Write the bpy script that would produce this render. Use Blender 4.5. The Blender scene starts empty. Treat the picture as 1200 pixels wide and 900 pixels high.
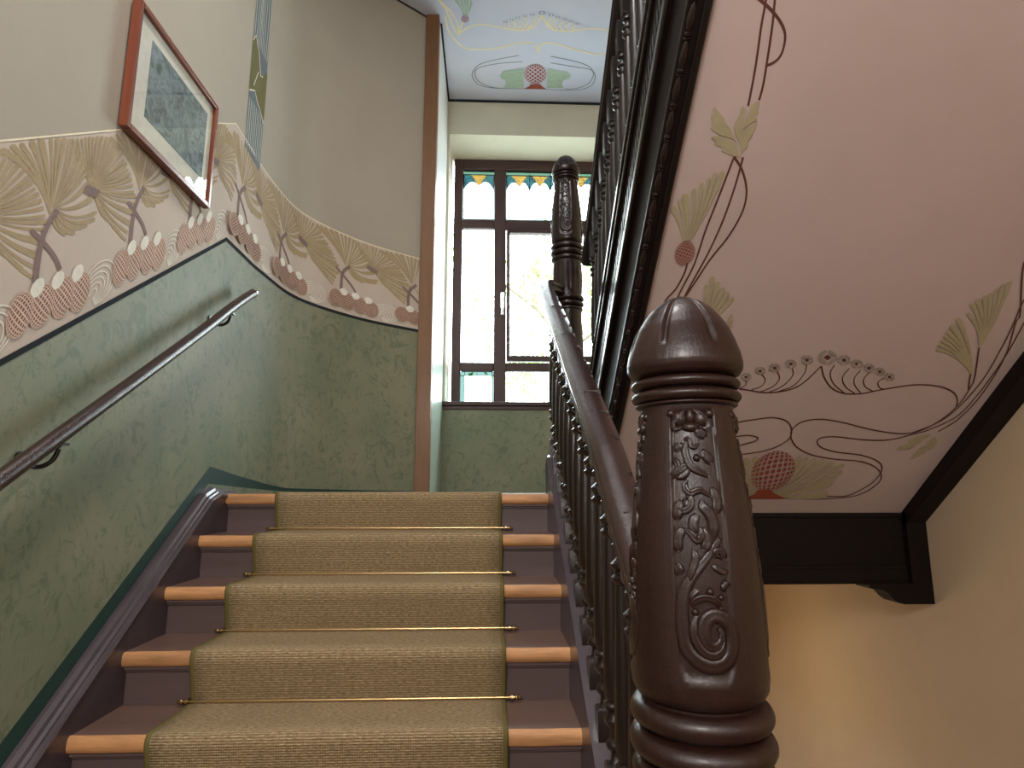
import bpy, bmesh, math, random
from mathutils import Vector, Matrix, noise
from mathutils.geometry import tessellate_polygon
random.seed(7)
C = bpy.context.scene.collection
R = math.radians
PI = math.pi

# ------------------------------------------------------------------ camera
cam = bpy.data.cameras.new('camera')
cam.sensor_width = 36.0
cam.lens = 720.0 / 1200.0 * 36.0
cam.clip_start = 0.02
co = bpy.data.objects.new('camera', cam)
C.objects.link(co)
co.location = (0, 0, 1.46)
co.rotation_euler = (R(90 + 9.83), 0, R(-2.25))
bpy.context.scene.camera = co

# ------------------------------------------------------------------ world, lights, exposure
w = bpy.data.worlds.new('sky'); bpy.context.scene.world = w
w.use_nodes = True
wb = w.node_tree.nodes['Background']
wb.inputs['Color'].default_value = (0.86, 0.94, 1.0, 1)
wb.inputs['Strength'].default_value = 20.0

vs = bpy.context.scene.view_settings
vs.view_transform = 'Standard'; vs.look = 'None'; vs.gamma = 1.0; vs.use_curve_mapping = False
vs.exposure = 0.0
bpy.context.scene.cycles.max_bounces = 8
bpy.context.scene.cycles.diffuse_bounces = 5
bpy.context.scene.cycles.transparent_max_bounces = 8

def light(name, kind, loc, rot, energy, color, **kw):
    l = bpy.data.lights.new(name, kind); l.energy = energy; l.color = color
    for k, v in kw.items(): setattr(l, k, v)
    o = bpy.data.objects.new(name, l); C.objects.link(o)
    o.location = loc; o.rotation_euler = [R(a) for a in rot]
    return o
# window portal (daylight comes from the sky through the window)
pl = light('window_daylight', 'AREA', (0.71, 6.62, 3.75), (-90, 0, 0), 1.0, (1, 1, 1), shape='RECTANGLE', size=2.3, size_y=3.0)
pl.data.cycles.is_portal = True
# unseen soft fill added behind the camera, aimed at the stairs
light('hall_fill', 'AREA', (-0.55, -1.7, 2.9), (68, 0, -6), 85.0, (1.0, 0.955, 0.92), shape='DISK', size=0.9)
light('hall_side_fill', 'AREA', (2.3, -1.6, 2.4), (0, 70, 40), 60.0, (1.0, 0.97, 0.97), shape='RECTANGLE', size=1.0, size_y=1.4)  # added side fill, no window stands in the walls here
# area fill added under the ceiling to brighten the stairwell
light('upper_fill', 'AREA', (-0.2, 1.4, 5.45), (0, 0, 0), 70.0, (1.0, 0.97, 0.95), shape='DISK', size=0.6)
# lamp in the hall below
light('lower_hall_lamp', 'POINT', (1.55, 5.0, 0.1), (0, 0, 0), 12.0, (1.0, 0.74, 0.46), shadow_soft_size=0.12)
light('cellar_stair_lamp', 'AREA', (0.9, 1.9, -0.5), (0, 75, 20), 16.0, (1.0, 0.88, 0.74), shape='DISK', size=0.7)

# ------------------------------------------------------------------ materials
def srgb(r, g, b):
    f = lambda c: (c / 255 / 12.92) if c / 255 <= 0.04045 else ((c / 255 + 0.055) / 1.055) ** 2.4
    return (f(r), f(g), f(b), 1)
class NT:
    def __init__(s, name, rough=0.6, spec=0.5, metal=0.0, coat=0.0):
        s.m = bpy.data.materials.new(name); s.m.use_nodes = True
        s.t = s.m.node_tree; s.n = s.t.nodes; s.l = s.t.links
        s.b = s.n['Principled BSDF']
        s.b.inputs['Roughness'].default_value = rough
        s.b.inputs['Specular IOR Level'].default_value = spec
        s.b.inputs['Metallic'].default_value = metal
        s.b.inputs['Coat Weight'].default_value = coat
        s.b.inputs['Coat Roughness'].default_value = 0.15
        s.tc = s.n.new('ShaderNodeTexCoord')
        s.src = s.tc.outputs['Object']
    def map(s, scale, rot=(0, 0, 0)):
        n = s.n.new('ShaderNodeMapping'); n.inputs['Scale'].default_value = scale; n.inputs['Rotation'].default_value = rot
        s.l.new(s.src, n.inputs['Vector']); return n.outputs[0]
    def noise(s, scale, detail=4, vec=None, rough=0.6, dist=0.0):
        n = s.n.new('ShaderNodeTexNoise'); n.inputs['Scale'].default_value = scale
        n.inputs['Detail'].default_value = detail; n.inputs['Roughness'].default_value = rough
        n.inputs['Distortion'].default_value = dist
        s.l.new(vec if vec is not None else s.src, n.inputs['Vector']); return n.outputs['Fac']
    def ramp(s, fac, stops):
        n = s.n.new('ShaderNodeValToRGB'); e = n.color_ramp.elements
        while len(e) < len(stops): e.new(0.5)
        for i, (p, c) in enumerate(stops):
            e[i].position = p; e[i].color = c if len(c) == 4 else (*c, 1)
        s.l.new(fac, n.inputs[0]); return n.outputs[0]
    def mix(s, fac, a, b, mode='MIX'):
        n = s.n.new('ShaderNodeMix'); n.data_type = 'RGBA'; n.blend_type = mode
        if isinstance(fac, float): n.inputs[0].default_value = fac
        else: s.l.new(fac, n.inputs[0])
        for v, i in ((a, 6), (b, 7)):
            if isinstance(v, tuple): n.inputs[i].default_value = v
            else: s.l.new(v, n.inputs[i])
        return n.outputs[2]
    def color(s, c):
        if isinstance(c, tuple): s.b.inputs['Base Color'].default_value = c
        else: s.l.new(c, s.b.inputs['Base Color'])
    def bump(s, h, strength=0.3, dist=0.01):
        n = s.n.new('ShaderNodeBump'); n.inputs['Strength'].default_value = strength; n.inputs['Distance'].default_value = dist
        s.l.new(h, n.inputs['Height']); s.l.new(n.outputs[0], s.b.inputs['Normal'])
    def wave(s, scale, vec=None, dist=0.0, axis='X'):
        n = s.n.new('ShaderNodeTexWave'); n.inputs['Scale'].default_value = scale; n.inputs['Distortion'].default_value = dist
        n.bands_direction = axis
        s.l.new(vec if vec is not None else s.src, n.inputs['Vector']); return n.outputs['Fac']

def scale_c(c, k): return (c[0] * k, c[1] * k, c[2] * k, 1)
def wood(name, c, rough=0.35, coat=0.3, var=0.35, grain='Z', bump=0.15, gs=18.0):
    m = NT(name, rough, 0.5, 0, coat)
    sc = {'Z': (gs, gs, 1.6), 'X': (1.6, gs, gs), 'Y': (gs, 1.6, gs)}[grain]
    v = m.map(sc)
    n1 = m.noise(2.0, 6, v, 0.65)
    m.color(m.ramp(n1, [(0.3, scale_c(c, 1 - var)), (0.55, c), (0.75, scale_c(c, 1 + var))]))
    n2 = m.noise(5.0, 5, v)
    m.bump(n2, bump, 0.004)
    return m.m
def plaster(name, c, c2=None, rough=0.75, bump=0.12, sc=3.0):
    m = NT(name, rough, 0.3)
    n = m.noise(sc, 5)
    m.color(m.ramp(n, [(0.3, c2 or scale_c(c, 0.94)), (0.7, c)]))
    m.bump(m.noise(55.0, 4), bump, 0.004)
    return m.m
def flat(name, c, rough=0.6, spec=0.4, metal=0.0, coat=0.0):
    m = NT(name, rough, spec, metal, coat)
    n = m.noise(22.0, 4)
    m.color(m.ramp(n, [(0.3, scale_c(c, 0.9)), (0.7, scale_c(c, 1.05))]))
    return m.m

M = {}
M['upper'] = plaster('upper_wall_paint', srgb(180, 172, 157))
M['border'] = plaster('frieze_ground_paint', srgb(206, 192, 178))
M['right'] = plaster('cream_wall_paint', srgb(216, 192, 160))
M['alcove'] = plaster('daylit_alcove_paint', srgb(236, 238, 238), rough=0.35)  # cream wall painted off-white, window brightness put into the colour
M['lintel'] = plaster('lintel_paint', srgb(218, 216, 194))
M['ceiling'] = plaster('pale_blue_ceiling_paint', srgb(208, 210, 222), srgb(188, 200, 226), sc=0.8)
M['soffit'] = plaster('pink_grey_soffit_paint', srgb(212, 191, 188), srgb(202, 182, 176), sc=1.2)
M['teal'] = flat('teal_band_paint', srgb(34, 66, 60), 0.5)
M['darkline'] = flat('slate_line_paint', srgb(46, 50, 54), 0.85, 0.1)
M['paleline'] = flat('cream_line_paint', srgb(245, 235, 205), 0.5)
def dado_mat():
    m = NT('green_sponged_dado', 0.55, 0.3)
    base = srgb(142, 142, 116)
    v = m.map((1, 1, 1))
    big = m.noise(2.2, 3)
    d1 = m.noise(9.0, 6, None, 0.72, 1.6)
    d2 = m.noise(13.0, 5, m.map((1.2, 1.2, .7), (.4, .7, .3)), 0.7, 2.4)
    c = m.ramp(big, [(0.35, srgb(122, 130, 106)), (0.65, srgb(140, 141, 116))])
    f1 = m.ramp(d1, [(0.54, (0, 0, 0, 1)), (0.60, (.6, .6, .6, 1))])
    c = m.mix(f1, c, srgb(98, 112, 88))
    f2 = m.ramp(d2, [(0.56, (0, 0, 0, 1)), (0.62, (.5, .5, .5, 1))])
    c = m.mix(f2, c, srgb(92, 106, 84))
    f3 = m.ramp(m.noise(16.0, 5, None, .75, 3.0), [(0.70, (0, 0, 0, 1)), (0.74, (.5, .5, .5, 1))])
    c = m.mix(f3, c, srgb(178, 178, 160))
    m.color(c); m.bump(d1, 0.12, 0.004)
    return m.m
M['dado'] = dado_mat()
M['oak'] = wood('worn_orange_oak', srgb(204, 148, 98), 0.5, 0.0, 0.42, 'X', 0.12, 14)
M['post'] = wood('brown_corner_post_wood', srgb(128, 89, 52), 0.5, 0.1, 0.15, 'Z', 0.1, 10)
M['tread'] = wood('brown_tread_paint', srgb(112, 86, 76), 0.4, 0.1, 0.12, 'X', 0.08, 8)
M['riser'] = wood('plum_riser_paint', srgb(96, 78, 76), 0.45, 0.1, 0.08, 'X', 0.12, 10)
def string_mat():
    m = NT('worn_plum_string_paint', 0.3, 0.5, 0, 0.2)
    c = m.ramp(m.noise(5, 4), [(0.3, srgb(66, 56, 62)), (0.7, srgb(80, 68, 74))])
    f = m.ramp(m.noise(38, 6, m.map((1, .35, .5), (R(35), 0, 0)), 0.75), [(0.74, (0, 0, 0, 1)), (0.77, (1, 1, 1, 1))])
    m.color(m.mix(f, c, srgb(150, 140, 135))); m.bump(m.noise(14, 4), .1, .004)
    return m.m
M['string'] = string_mat()
def newel_mat(name, c, hi, rough, coat=0.2):
    m = NT(name, rough, 0.5, 0, coat)
    v = m.map((30, 30, 3))
    n = m.noise(2.0, 6, v, 0.7)
    col = m.ramp(n, [(0.3, scale_c(c, 0.7)), (0.6, c), (0.8, scale_c(c, 1.35))])
    f = m.ramp(m.noise(11, 6, None, .75), [(0.60, (0, 0, 0, 1)), (0.80, (.6, .6, .6, 1))])
    m.color(m.mix(f, col, hi)); m.bump(m.mix(0.5, m.noise(110, 5, None, .7), m.noise(9, 6, m.map((30, 30, 1.5)), .7)), 0.5, 0.003)
    return m.m
M['newel'] = newel_mat('carved_newel_wood', srgb(42, 22, 17), srgb(70, 42, 32), 0.33, 0.12)
M['dark'] = newel_mat('dark_brown_turned_wood', srgb(34, 21, 19), srgb(46, 29, 26), 0.25)
M['black'] = newel_mat('near_black_stained_wood', srgb(22, 13, 11), srgb(30, 19, 16), 0.36)
M['glossdark'] = newel_mat('polished_black_brown_moulding', srgb(22, 14, 12), srgb(32, 22, 19), 0.16, 0.5)
M['matblack'] = wood('matt_near_black_wood', srgb(22, 13, 11), 0.6, 0.0, 0.2, 'Y', 0.1, 12)
M['matblack'].node_tree.nodes['Principled BSDF'].inputs['Specular IOR Level'].default_value = 0.25
M['rail'] = newel_mat('polished_handrail_wood', srgb(56, 38, 35), srgb(72, 50, 44), 0.24)
M['brass'] = flat('aged_brass', (0.62, 0.43, 0.20, 1), 0.28, 0.5, 1.0)
M['steel'] = flat('bright_metal', (0.75, 0.76, 0.78, 1), 0.2, 0.5, 1.0)
M['iron'] = flat('black_iron', srgb(28, 26, 26), 0.35, 0.5, 0.3, 0.3)
M['winframe'] = wood('window_frame_brown_paint', srgb(66, 43, 40), 0.5, 0.0, 0.08, 'Z', 0.05, 8)
M['picframe'] = wood('reddish_picture_frame_wood', srgb(128, 66, 44), 0.35, 0.3, 0.2, 'Z', 0.05, 20)
M['mat'] = flat('cream_picture_mount', srgb(240, 234, 224), 0.7)
def print_mat():
    m = NT('blue_grey_foliage_print', 0.6, 0.3)
    n = m.noise(14, 7, None, .7, 1.5)
    c = m.ramp(n, [(0.32, srgb(66, 70, 66)), (0.45, srgb(112, 124, 128)), (0.6, srgb(150, 162, 168)), (0.75, srgb(92, 98, 92))])
    m.color(c); return m.m
M['print'] = print_mat()
def carpet_mat():
    m = NT('woven_sisal_runner', 0.95, 0.15)
    # cross ribs from a wave along the arc of the carpet (object Y/Z), speckle from noise
    uv = m.n.new('ShaderNodeUVMap'); uv.uv_map = 'UVMap'
    sep = m.n.new('ShaderNodeSeparateXYZ'); m.l.new(uv.outputs[0], sep.inputs[0])
    def sine(sock, k):
        a = m.n.new('ShaderNodeMath'); a.operation = 'MULTIPLY'; a.inputs[1].default_value = k; m.l.new(sock, a.inputs[0])
        b = m.n.new('ShaderNodeMath'); b.operation = 'SINE'; m.l.new(a.outputs[0], b.inputs[0])
        c = m.n.new('ShaderNodeMath'); c.operation = 'MULTIPLY_ADD'; c.inputs[1].default_value = .5; c.inputs[2].default_value = .5
        m.l.new(b.outputs[0], c.inputs[0]); return c.outputs[0]
    ribs = sine(sep.outputs[1], 2 * PI / 0.0085); cols = sine(sep.outputs[0], 2 * PI / 0.0075)
    mp = m.n.new('ShaderNodeMapping'); mp.inputs['Scale'].default_value = (60, 200, 1); m.l.new(uv.outputs[0], mp.inputs[0])
    n = m.noise(1.0, 4, mp.outputs[0], .7)
    col = m.ramp(n, [(0.30, srgb(116, 96, 66)), (0.5, srgb(178, 154, 118)), (0.7, srgb(220, 200, 164))])
    col = m.mix(ribs, m.mix(0.6, col, srgb(88, 68, 42)), col)
    col = m.mix(m.ramp(m.noise(3, 4), [(.35, (0, 0, 0, 1)), (.75, (.35, .35, .35, 1))]), col, srgb(132, 112, 82))
    m.color(col)
    ad = m.n.new('ShaderNodeMath'); ad.operation = 'MULTIPLY_ADD'; ad.inputs[1].default_value = .4
    m.l.new(cols, ad.inputs[0]); m.l.new(ribs, ad.inputs[2])
    m.bump(ad.outputs[0], 0.6, 0.003)
    return m.m
M['carpet'] = carpet_mat()
M['binding'] = flat('olive_carpet_binding', srgb(110, 100, 58), 0.9, 0.2)
M['palm'] = flat('tan_palm_paint', srgb(176, 157, 124), 0.75, 0.2)
M['stalk'] = flat('mauve_stalk_paint', srgb(138, 118, 114), 0.75, 0.2)
M['cone'] = flat('brown_cone_paint', srgb(140, 100, 82), 0.75, 0.2)
M['conegap'] = flat('pale_pink_cone_paint', srgb(224, 198, 180), 0.75, 0.2)
M['white'] = flat('white_paint', srgb(240, 236, 224), 0.7, 0.2)
M['blueband'] = flat('grey_blue_ribbon_paint', srgb(112, 124, 128), 0.7, 0.2)
M['olive'] = flat('olive_leaf_paint', srgb(116, 112, 74), 0.7, 0.2)
M['vine'] = flat('dark_red_brown_vine_paint', srgb(104, 66, 58), 0.7, 0.2)
M['sage'] = flat('sage_leaf_paint', srgb(186, 174, 142), 0.7, 0.2)
M['redcone'] = flat('brick_red_cone_paint', srgb(156, 78, 60), 0.7, 0.2)
M['petal'] = flat('grey_petal_paint', srgb(170, 160, 148), 0.7, 0.2)
M['greenleaf'] = flat('pale_green_leaf_paint', srgb(168, 190, 172), 0.7, 0.2)
M['cream'] = flat('cream_vine_paint', srgb(240, 226, 190), 0.7, 0.2)
M['greyline'] = flat('grey_line_paint', srgb(128, 136, 146), 0.7, 0.2)
M['lav'] = flat('lavender_flower_paint', srgb(150, 160, 182), 0.7, 0.2)
M['floor'] = wood('brown_floor_boards', srgb(96, 68, 52), 0.4, 0.2, 0.2, 'Y', 0.1, 10)
M['ground'] = flat('grey_ground', srgb(140, 144, 138), 0.9)  # unseen ground, greyed to keep green bounce off the ceiling
M['leafmat'] = flat('tree_leaf_green', srgb(110, 150, 60), 0.6)
M['bark'] = flat('tree_bark', srgb(90, 80, 66), 0.9)
def glass(name, tint, gloss=0.06):
    m = bpy.data.materials.new(name); m.use_nodes = True
    t = m.node_tree; t.nodes.clear()
    o = t.nodes.new('ShaderNodeOutputMaterial'); a = t.nodes.new('ShaderNodeBsdfTransparent'); g = t.nodes.new('ShaderNodeBsdfGlossy')
    f = t.nodes.new('ShaderNodeFresnel'); f.inputs[0].default_value = 1.5
    x = t.nodes.new('ShaderNodeMixShader'); a.inputs[0].default_value = tint; g.inputs['Roughness'].default_value = 0.02
    gm = t.nodes.new('ShaderNodeNewGeometry'); iv = t.nodes.new('ShaderNodeMath'); iv.operation = 'SUBTRACT'; iv.inputs[0].default_value = 1.0
    t.links.new(gm.outputs['Backfacing'], iv.inputs[1])
    mu = t.nodes.new('ShaderNodeMath'); mu.operation = 'MULTIPLY'; t.links.new(f.outputs[0], mu.inputs[0]); t.links.new(iv.outputs[0], mu.inputs[1])
    t.links.new(mu.outputs[0], x.inputs[0]); t.links.new(a.outputs[0], x.inputs[1]); t.links.new(g.outputs[0], x.inputs[2]); t.links.new(x.outputs[0], o.inputs[0])
    return m
M['clear'] = glass('clear_glass', (0.97, 0.99, 0.98, 1))
M['frost'] = glass('pale_glass', (0.86, 0.92, 0.88, 1))
M['gteal'] = glass('teal_glass', (0.063, 0.116, 0.120, 1))
M['gyellow'] = glass('amber_glass', (0.23, 0.175, 0.08, 1))
M['ggreen'] = glass('green_glass', (0.112, 0.158, 0.126, 1))
M['gaqua'] = glass('aqua_glass', (0.150, 0.200, 0.187, 1))
M['picglass'] = glass('picture_glass', (0.97, 0.98, 0.97, 1))

# ------------------------------------------------------------------ mesh helpers
class MB:
    def __init__(s): s.v = []; s.f = []; s.mi = []; s.uv = None
    def add(s, vs, fs, mi=0):
        b = len(s.v); s.v += [tuple(p) for p in vs]
        for f in fs: s.f.append(tuple(b + i for i in f)); s.mi.append(mi)
    def box(s, x0, x1, y0, y1, z0, z1, mi=0):
        s.add([(x0,y0,z0),(x1,y0,z0),(x1,y1,z0),(x0,y1,z0),(x0,y0,z1),(x1,y0,z1),(x1,y1,z1),(x0,y1,z1)],
              [(0,3,2,1),(4,5,6,7),(0,1,5,4),(1,2,6,5),(2,3,7,6),(3,0,4,7)], mi)
    def quad(s, a, b, c, d, mi=0): s.add([a, b, c, d], [(0, 1, 2, 3)], mi)
    def lathe(s, prof, seg=16, ang=None, mi=0, cap=True, off=(0, 0, 0), phase=0.0):
        n = len(prof); b = []
        for r, z in prof:
            for k in range(seg):
                a = 2 * PI * (k + phase) / seg
                b.append((off[0] + r * math.cos(a), off[1] + r * math.sin(a), off[2] + z))
        fs = []
        for i in range(n - 1):
            for k in range(seg):
                k2 = (k + 1) % seg
                fs.append((i*seg+k, i*seg+k2, (i+1)*seg+k2, (i+1)*seg+k))
        if cap: fs.append(tuple(range(seg - 1, -1, -1))); fs.append(tuple((n-1)*seg + k for k in range(seg)))
        s.add(b, fs, mi)
    def sweep(s, sec, path, up=Vector((0, 0, 1)), mi=0, cap=True, vertical=False):
        # sec: closed list of (side, up) ; path list of points
        P = [Vector(p) for p in path]; n = len(sec); vs = []
        for i, p in enumerate(P):
            t = (P[min(i+1, len(P)-1)] - P[max(i-1, 0)]).normalized()
            sd = t.cross(up)
            if sd.length < 1e-4: sd = Vector((1, 0, 0))
            sd.normalize(); u = up if vertical else sd.cross(t).normalized()
            for a, b in sec: vs.append(tuple(p + sd * a + u * b))
        fs = []
        for i in range(len(P) - 1):
            for k in range(n):
                k2 = (k + 1) % n
                fs.append((i*n+k, (i+1)*n+k, (i+1)*n+k2, i*n+k2))
        if cap: fs.append(tuple(range(n))); fs.append(tuple((len(P)-1)*n + k for k in range(n-1, -1, -1)))
        s.add(vs, fs, mi)
    def tube(s, path, r, seg=10, mi=0):
        s.sweep([(r*math.cos(2*PI*k/seg), r*math.sin(2*PI*k/seg)) for k in range(seg)], path, mi=mi)
    def prism(s, poly, fn, a, b, mi=0):
        # poly 2D list, fn(u,v,w)->3D ; extruded from w=a to w=b
        n = len(poly)
        vs = [fn(u, v, a) for u, v in poly] + [fn(u, v, b) for u, v in poly]
        tris = tessellate_polygon([[Vector((u, v, 0)) for u, v in poly]])
        fs = [tuple(t) for t in tris] + [tuple(n + i for i in reversed(t)) for t in tris]
        fs += [(k, (k+1) % n, n + (k+1) % n, n + k) for k in range(n)]
        s.add(vs, fs, mi)
    # ---- flat painted shapes, fn(u,v,off)->3D
    def poly(s, pts, fn, off, mi=0):
        tris = tessellate_polygon([[Vector((u, v, 0)) for u, v in pts]])
        s.add([fn(u, v, off) for u, v in pts], [tuple(t) for t in tris], mi)
    def ribbon(s, pts, wd, fn, off, mi=0, taper=None):
        L = len(pts); vs = []; 
        for i, (u, v) in enumerate(pts):
            a = pts[max(i-1, 0)]; b = pts[min(i+1, L-1)]
            dx, dy = b[0]-a[0], b[1]-a[1]; l = math.hypot(dx, dy) or 1
            k = wd / 2 * (taper(i/(L-1)) if taper else 1)
            vs += [fn(u - dy/l*k, v + dx/l*k, off), fn(u + dy/l*k, v - dx/l*k, off)]
        s.add(vs, [(2*i, 2*i+1, 2*i+3, 2*i+2) for i in range(L-1)], mi)
    def finger(s, b, t, w0, w1, bend, fn, off, mi=0, n=7):
        bx, by = b; tx, ty = t; dx, dy = tx-bx, ty-by; l = math.hypot(dx, dy)
        mx, my = (bx+tx)/2 - dy*bend, (by+ty)/2 + dx*bend
        pts = []
        for i in range(n+1):
            k = i/n; pts.append(((1-k)**2*bx + 2*k*(1-k)*mx + k*k*tx, (1-k)**2*by + 2*k*(1-k)*my + k*k*ty))
        # rounded tip
        ex, ey = pts[-1][0]-pts[-2][0], pts[-1][1]-pts[-2][1]; el = math.hypot(ex, ey) or 1
        for q in (0.35, 0.5): pts.append((tx + ex/el*w1*q, ty + ey/el*w1*q))
        L = len(pts)
        def tp(k):
            i = round(k*(L-1))
            if i == L-1: return 0.25*w1
            if i == L-2: return 0.72*w1
            return w0 + (w1-w0)*min(1, (i/n))**1.2
        s.ribbon(pts, 1.0, fn, off, mi, tp)
    def build(s, name, mats, parent=None, smooth=False, kind=None, auto=None, bevel=None):
        me = bpy.data.meshes.new(name); me.from_pydata(s.v, [], s.f)
        for m in (mats if isinstance(mats, (list, tuple)) else [mats]): me.materials.append(M[m] if isinstance(m, str) else m)
        for p, i in zip(me.polygons, s.mi): p.material_index = i
        if smooth:
            for p in me.polygons: p.use_smooth = True
            if auto:
                me.set_sharp_from_angle(angle=R(auto))
        o = bpy.data.objects.new(name, me); C.objects.link(o)
        if parent: o.parent = parent
        if kind: o['kind'] = kind
        if bevel:
            b = o.modifiers.new('bevel', 'BEVEL'); b.width = bevel; b.segments = 2; b.limit_method = 'ANGLE'; b.angle_limit = R(40)
        return o
def tag(o, label, cat, group=None):
    o['label'] = label; o['category'] = cat
    if group: o['group'] = group
    return o
def thing(name, label, cat, loc=(0, 0, 0), group=None):
    o = bpy.data.objects.new(name, None); C.objects.link(o); o.location = loc; o.empty_display_size = 0.1
    return tag(o, label, cat, group)
def catmull(P, n=6):
    out = []
    for i in range(len(P) - 1):
        p0 = P[max(i-1, 0)]; p1 = P[i]; p2 = P[i+1]; p3 = P[min(i+2, len(P)-1)]
        for k in range(n):
            t = k/n
            out.append(tuple(.5*((2*b)+(-a+c)*t+(2*a-5*b+4*c-d)*t*t+(-a+3*b-3*c+d)*t**3) for a, b, c, d in zip(p0, p1, p2, p3)))
    out.append(tuple(P[-1])); return out
def copyo(o, parent=None, matrix=None):
    c = o.copy(); C.objects.link(c); c.parent = parent
    if matrix is not None: c.matrix_local = matrix
    return c

# ------------------------------------------------------------------ key measures
STEP_Y0, STEP_Z0, GO, RI = 2.09, 0.714, 0.257, 0.182     # nosing of the lowest step in view
LAND_Z = 1.442
CEIL = 5.593
XL, XR = -1.28, 0.305
def nose(i): return STEP_Y0 + GO*i, STEP_Z0 + RI*i        # i = -3 .. 4 (4 = landing edge)
# ------------------------------------------------------------------ left wall (straight, then a quarter bend)
K = [(-1.34, -2.5), (-1.34, 3.2), (-1.335, 3.5), (-1.27, 4.0), (-.969, 4.465), (-.546, 4.83)]
def wall_path():
    out = [K[0]]
    P = [(-1.34, 2.9)] + K[1:] + [(K[-1][0] + (K[-1][0]-K[-2][0])*.8, K[-1][1] + (K[-1][1]-K[-2][1])*.8)]
    for i in range(1, len(P) - 2):
        p0, p1, p2, p3 = P[i-1:i+3]
        for k in range(8):
            t = k/8
            out.append(tuple(.5*((2*b)+(-a+c)*t+(2*a-5*b+4*c-d)*t*t+(-a+3*b-3*c+d)*t**3) for a, b, c, d in zip(p0, p1, p2, p3)))
    out.append(K[-1]); return out
WP = wall_path()
WS = [-2.5]
for a, b in zip(WP, WP[1:]): WS.append(WS[-1] + math.hypot(b[0]-a[0], b[1]-a[1]))
SMAX = WS[-1]
def wall_xy(s, off):
    s = min(max(s, WS[0]), SMAX)
    i = 0
    while i < len(WS) - 2 and s > WS[i+1]: i += 1
    a, b = WP[i], WP[i+1]; l = WS[i+1]-WS[i]; t = (s-WS[i])/l
    nx, ny = (b[1]-a[1])/l, -(b[0]-a[0])/l          # towards the room
    return a[0]+(b[0]-a[0])*t + nx*off, a[1]+(b[1]-a[1])*t + ny*off
def dado_z(s): return 2.723 + min(0.0, 0.70*(s-3.015)) if s > -0.85 else 2.723 + .7*(-0.85-3.015)
def band_top(s): return dado_z(s) + (0.672 if s < 2.6 else 0.672 - 0.067*min(1, (s-2.6)/1.0))
def teal_top(s):
    if s < 3.046: return -0.557 + .7*s if s > -.4 else -0.557 - .28
    return 1.575 - 0.10*min(1, (s-3.046)/.95) - 0.022*max(0, (s-4)/1.1)
def teal_bot(s):
    if s < 3.05: return teal_top(s) - 0.083
    return max(1.43, 1.492 - 0.04*(s-3.05))
def wfn(s, t, off):
    x, y = wall_xy(s, off); return (x, y, dado_z(s) + t)
def wfz(s, z, off):
    x, y = wall_xy(s, off); return (x, y, z)
SS = [-2.5, -2, -1.5, -.85, -.4] + [i*.2 for i in range(0, 16)] + [3.015, 3.046] + [s for s in WS if s > 3.05]
def wall_strip(mb, lo, hi, mi, off=0.0):
    for a, b in zip(SS, SS[1:]):
        mb.quad(wfz(a, lo(a), off), wfz(a, hi(a), off), wfz(b, hi(b), off), wfz(b, lo(b), off), mi)
wl = MB()
wall_strip(wl, lambda s: -0.4, teal_bot, 0)
wall_strip(wl, teal_bot, teal_top, 1)
wall_strip(wl, teal_top, lambda s: dado_z(s), 0)
wall_strip(wl, lambda s: dado_z(s), band_top, 2)
wall_strip(wl, band_top, lambda s: CEIL + .05, 3)
# backing gives the wall its thickness
for a, b in zip(SS, SS[1:]):
    wl.quad(wfz(a, -.4, -.25), wfz(b, -.4, -.25), wfz(b, CEIL+.05, -.25), wfz(a, CEIL+.05, -.25), 3)
WALL = wl.build('wall_left', ['dado', 'teal', 'border', 'upper'], kind='structure', smooth=True)
bmw = bmesh.new(); bmw.from_mesh(WALL.data); bmesh.ops.remove_doubles(bmw, verts=bmw.verts, dist=.0004); bmw.to_mesh(WALL.data); bmw.free()
ln = MB()
wall_strip(ln, lambda s: dado_z(s) - .012, lambda s: dado_z(s) + .010, 0, .0015)
wall_strip(ln, lambda s: band_top(s) - .003, lambda s: band_top(s) + .004, 1, .0015)
wall_strip(ln, lambda s: CEIL - .03, lambda s: CEIL - .012, 0, .006)
ln.build('painted_line', ['darkline', 'paleline'], WALL)

# ---- painted palm frieze, one set of painted pieces for each palm
UP = [(-.179,.640),(-.151,.650),(-.122,.652),(-.087,.655),(-.055,.658),(-.018,.658),(.009,.657),(.036,.653)]
RT = [(.062,.648),(.084,.632),(.105,.612),(.123,.590),(.141,.556),(.146,.519),(.161,.480),(.190,.425),(.223,.369),(.214,.345),(.185,.331),(.157,.330),(.128,.321),(.091,.326),(.066,.345)]
Q1 = [(.074,.650),(.093,.650),(.112,.650),(.130,.651),(.148,.651),(.166,.650),(.186,.648),(.209,.646),(.232,.642),(.254,.636)]
Q2 = [(.278,.620),(.300,.598),(.320,.572),(.335,.545),(.352,.528),(.365,.505),(.378,.485),(.390,.462),(.405,.436),(.415,.408),(.428,.388),(.433,.362)]
Q3 = [(.425,.325),(.411,.285),(.405,.250),(.400,.222),(.380,.240),(.362,.262),(.340,.280),(.320,.300),(.298,.318),(.278,.334),(.259,.351)]
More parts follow.
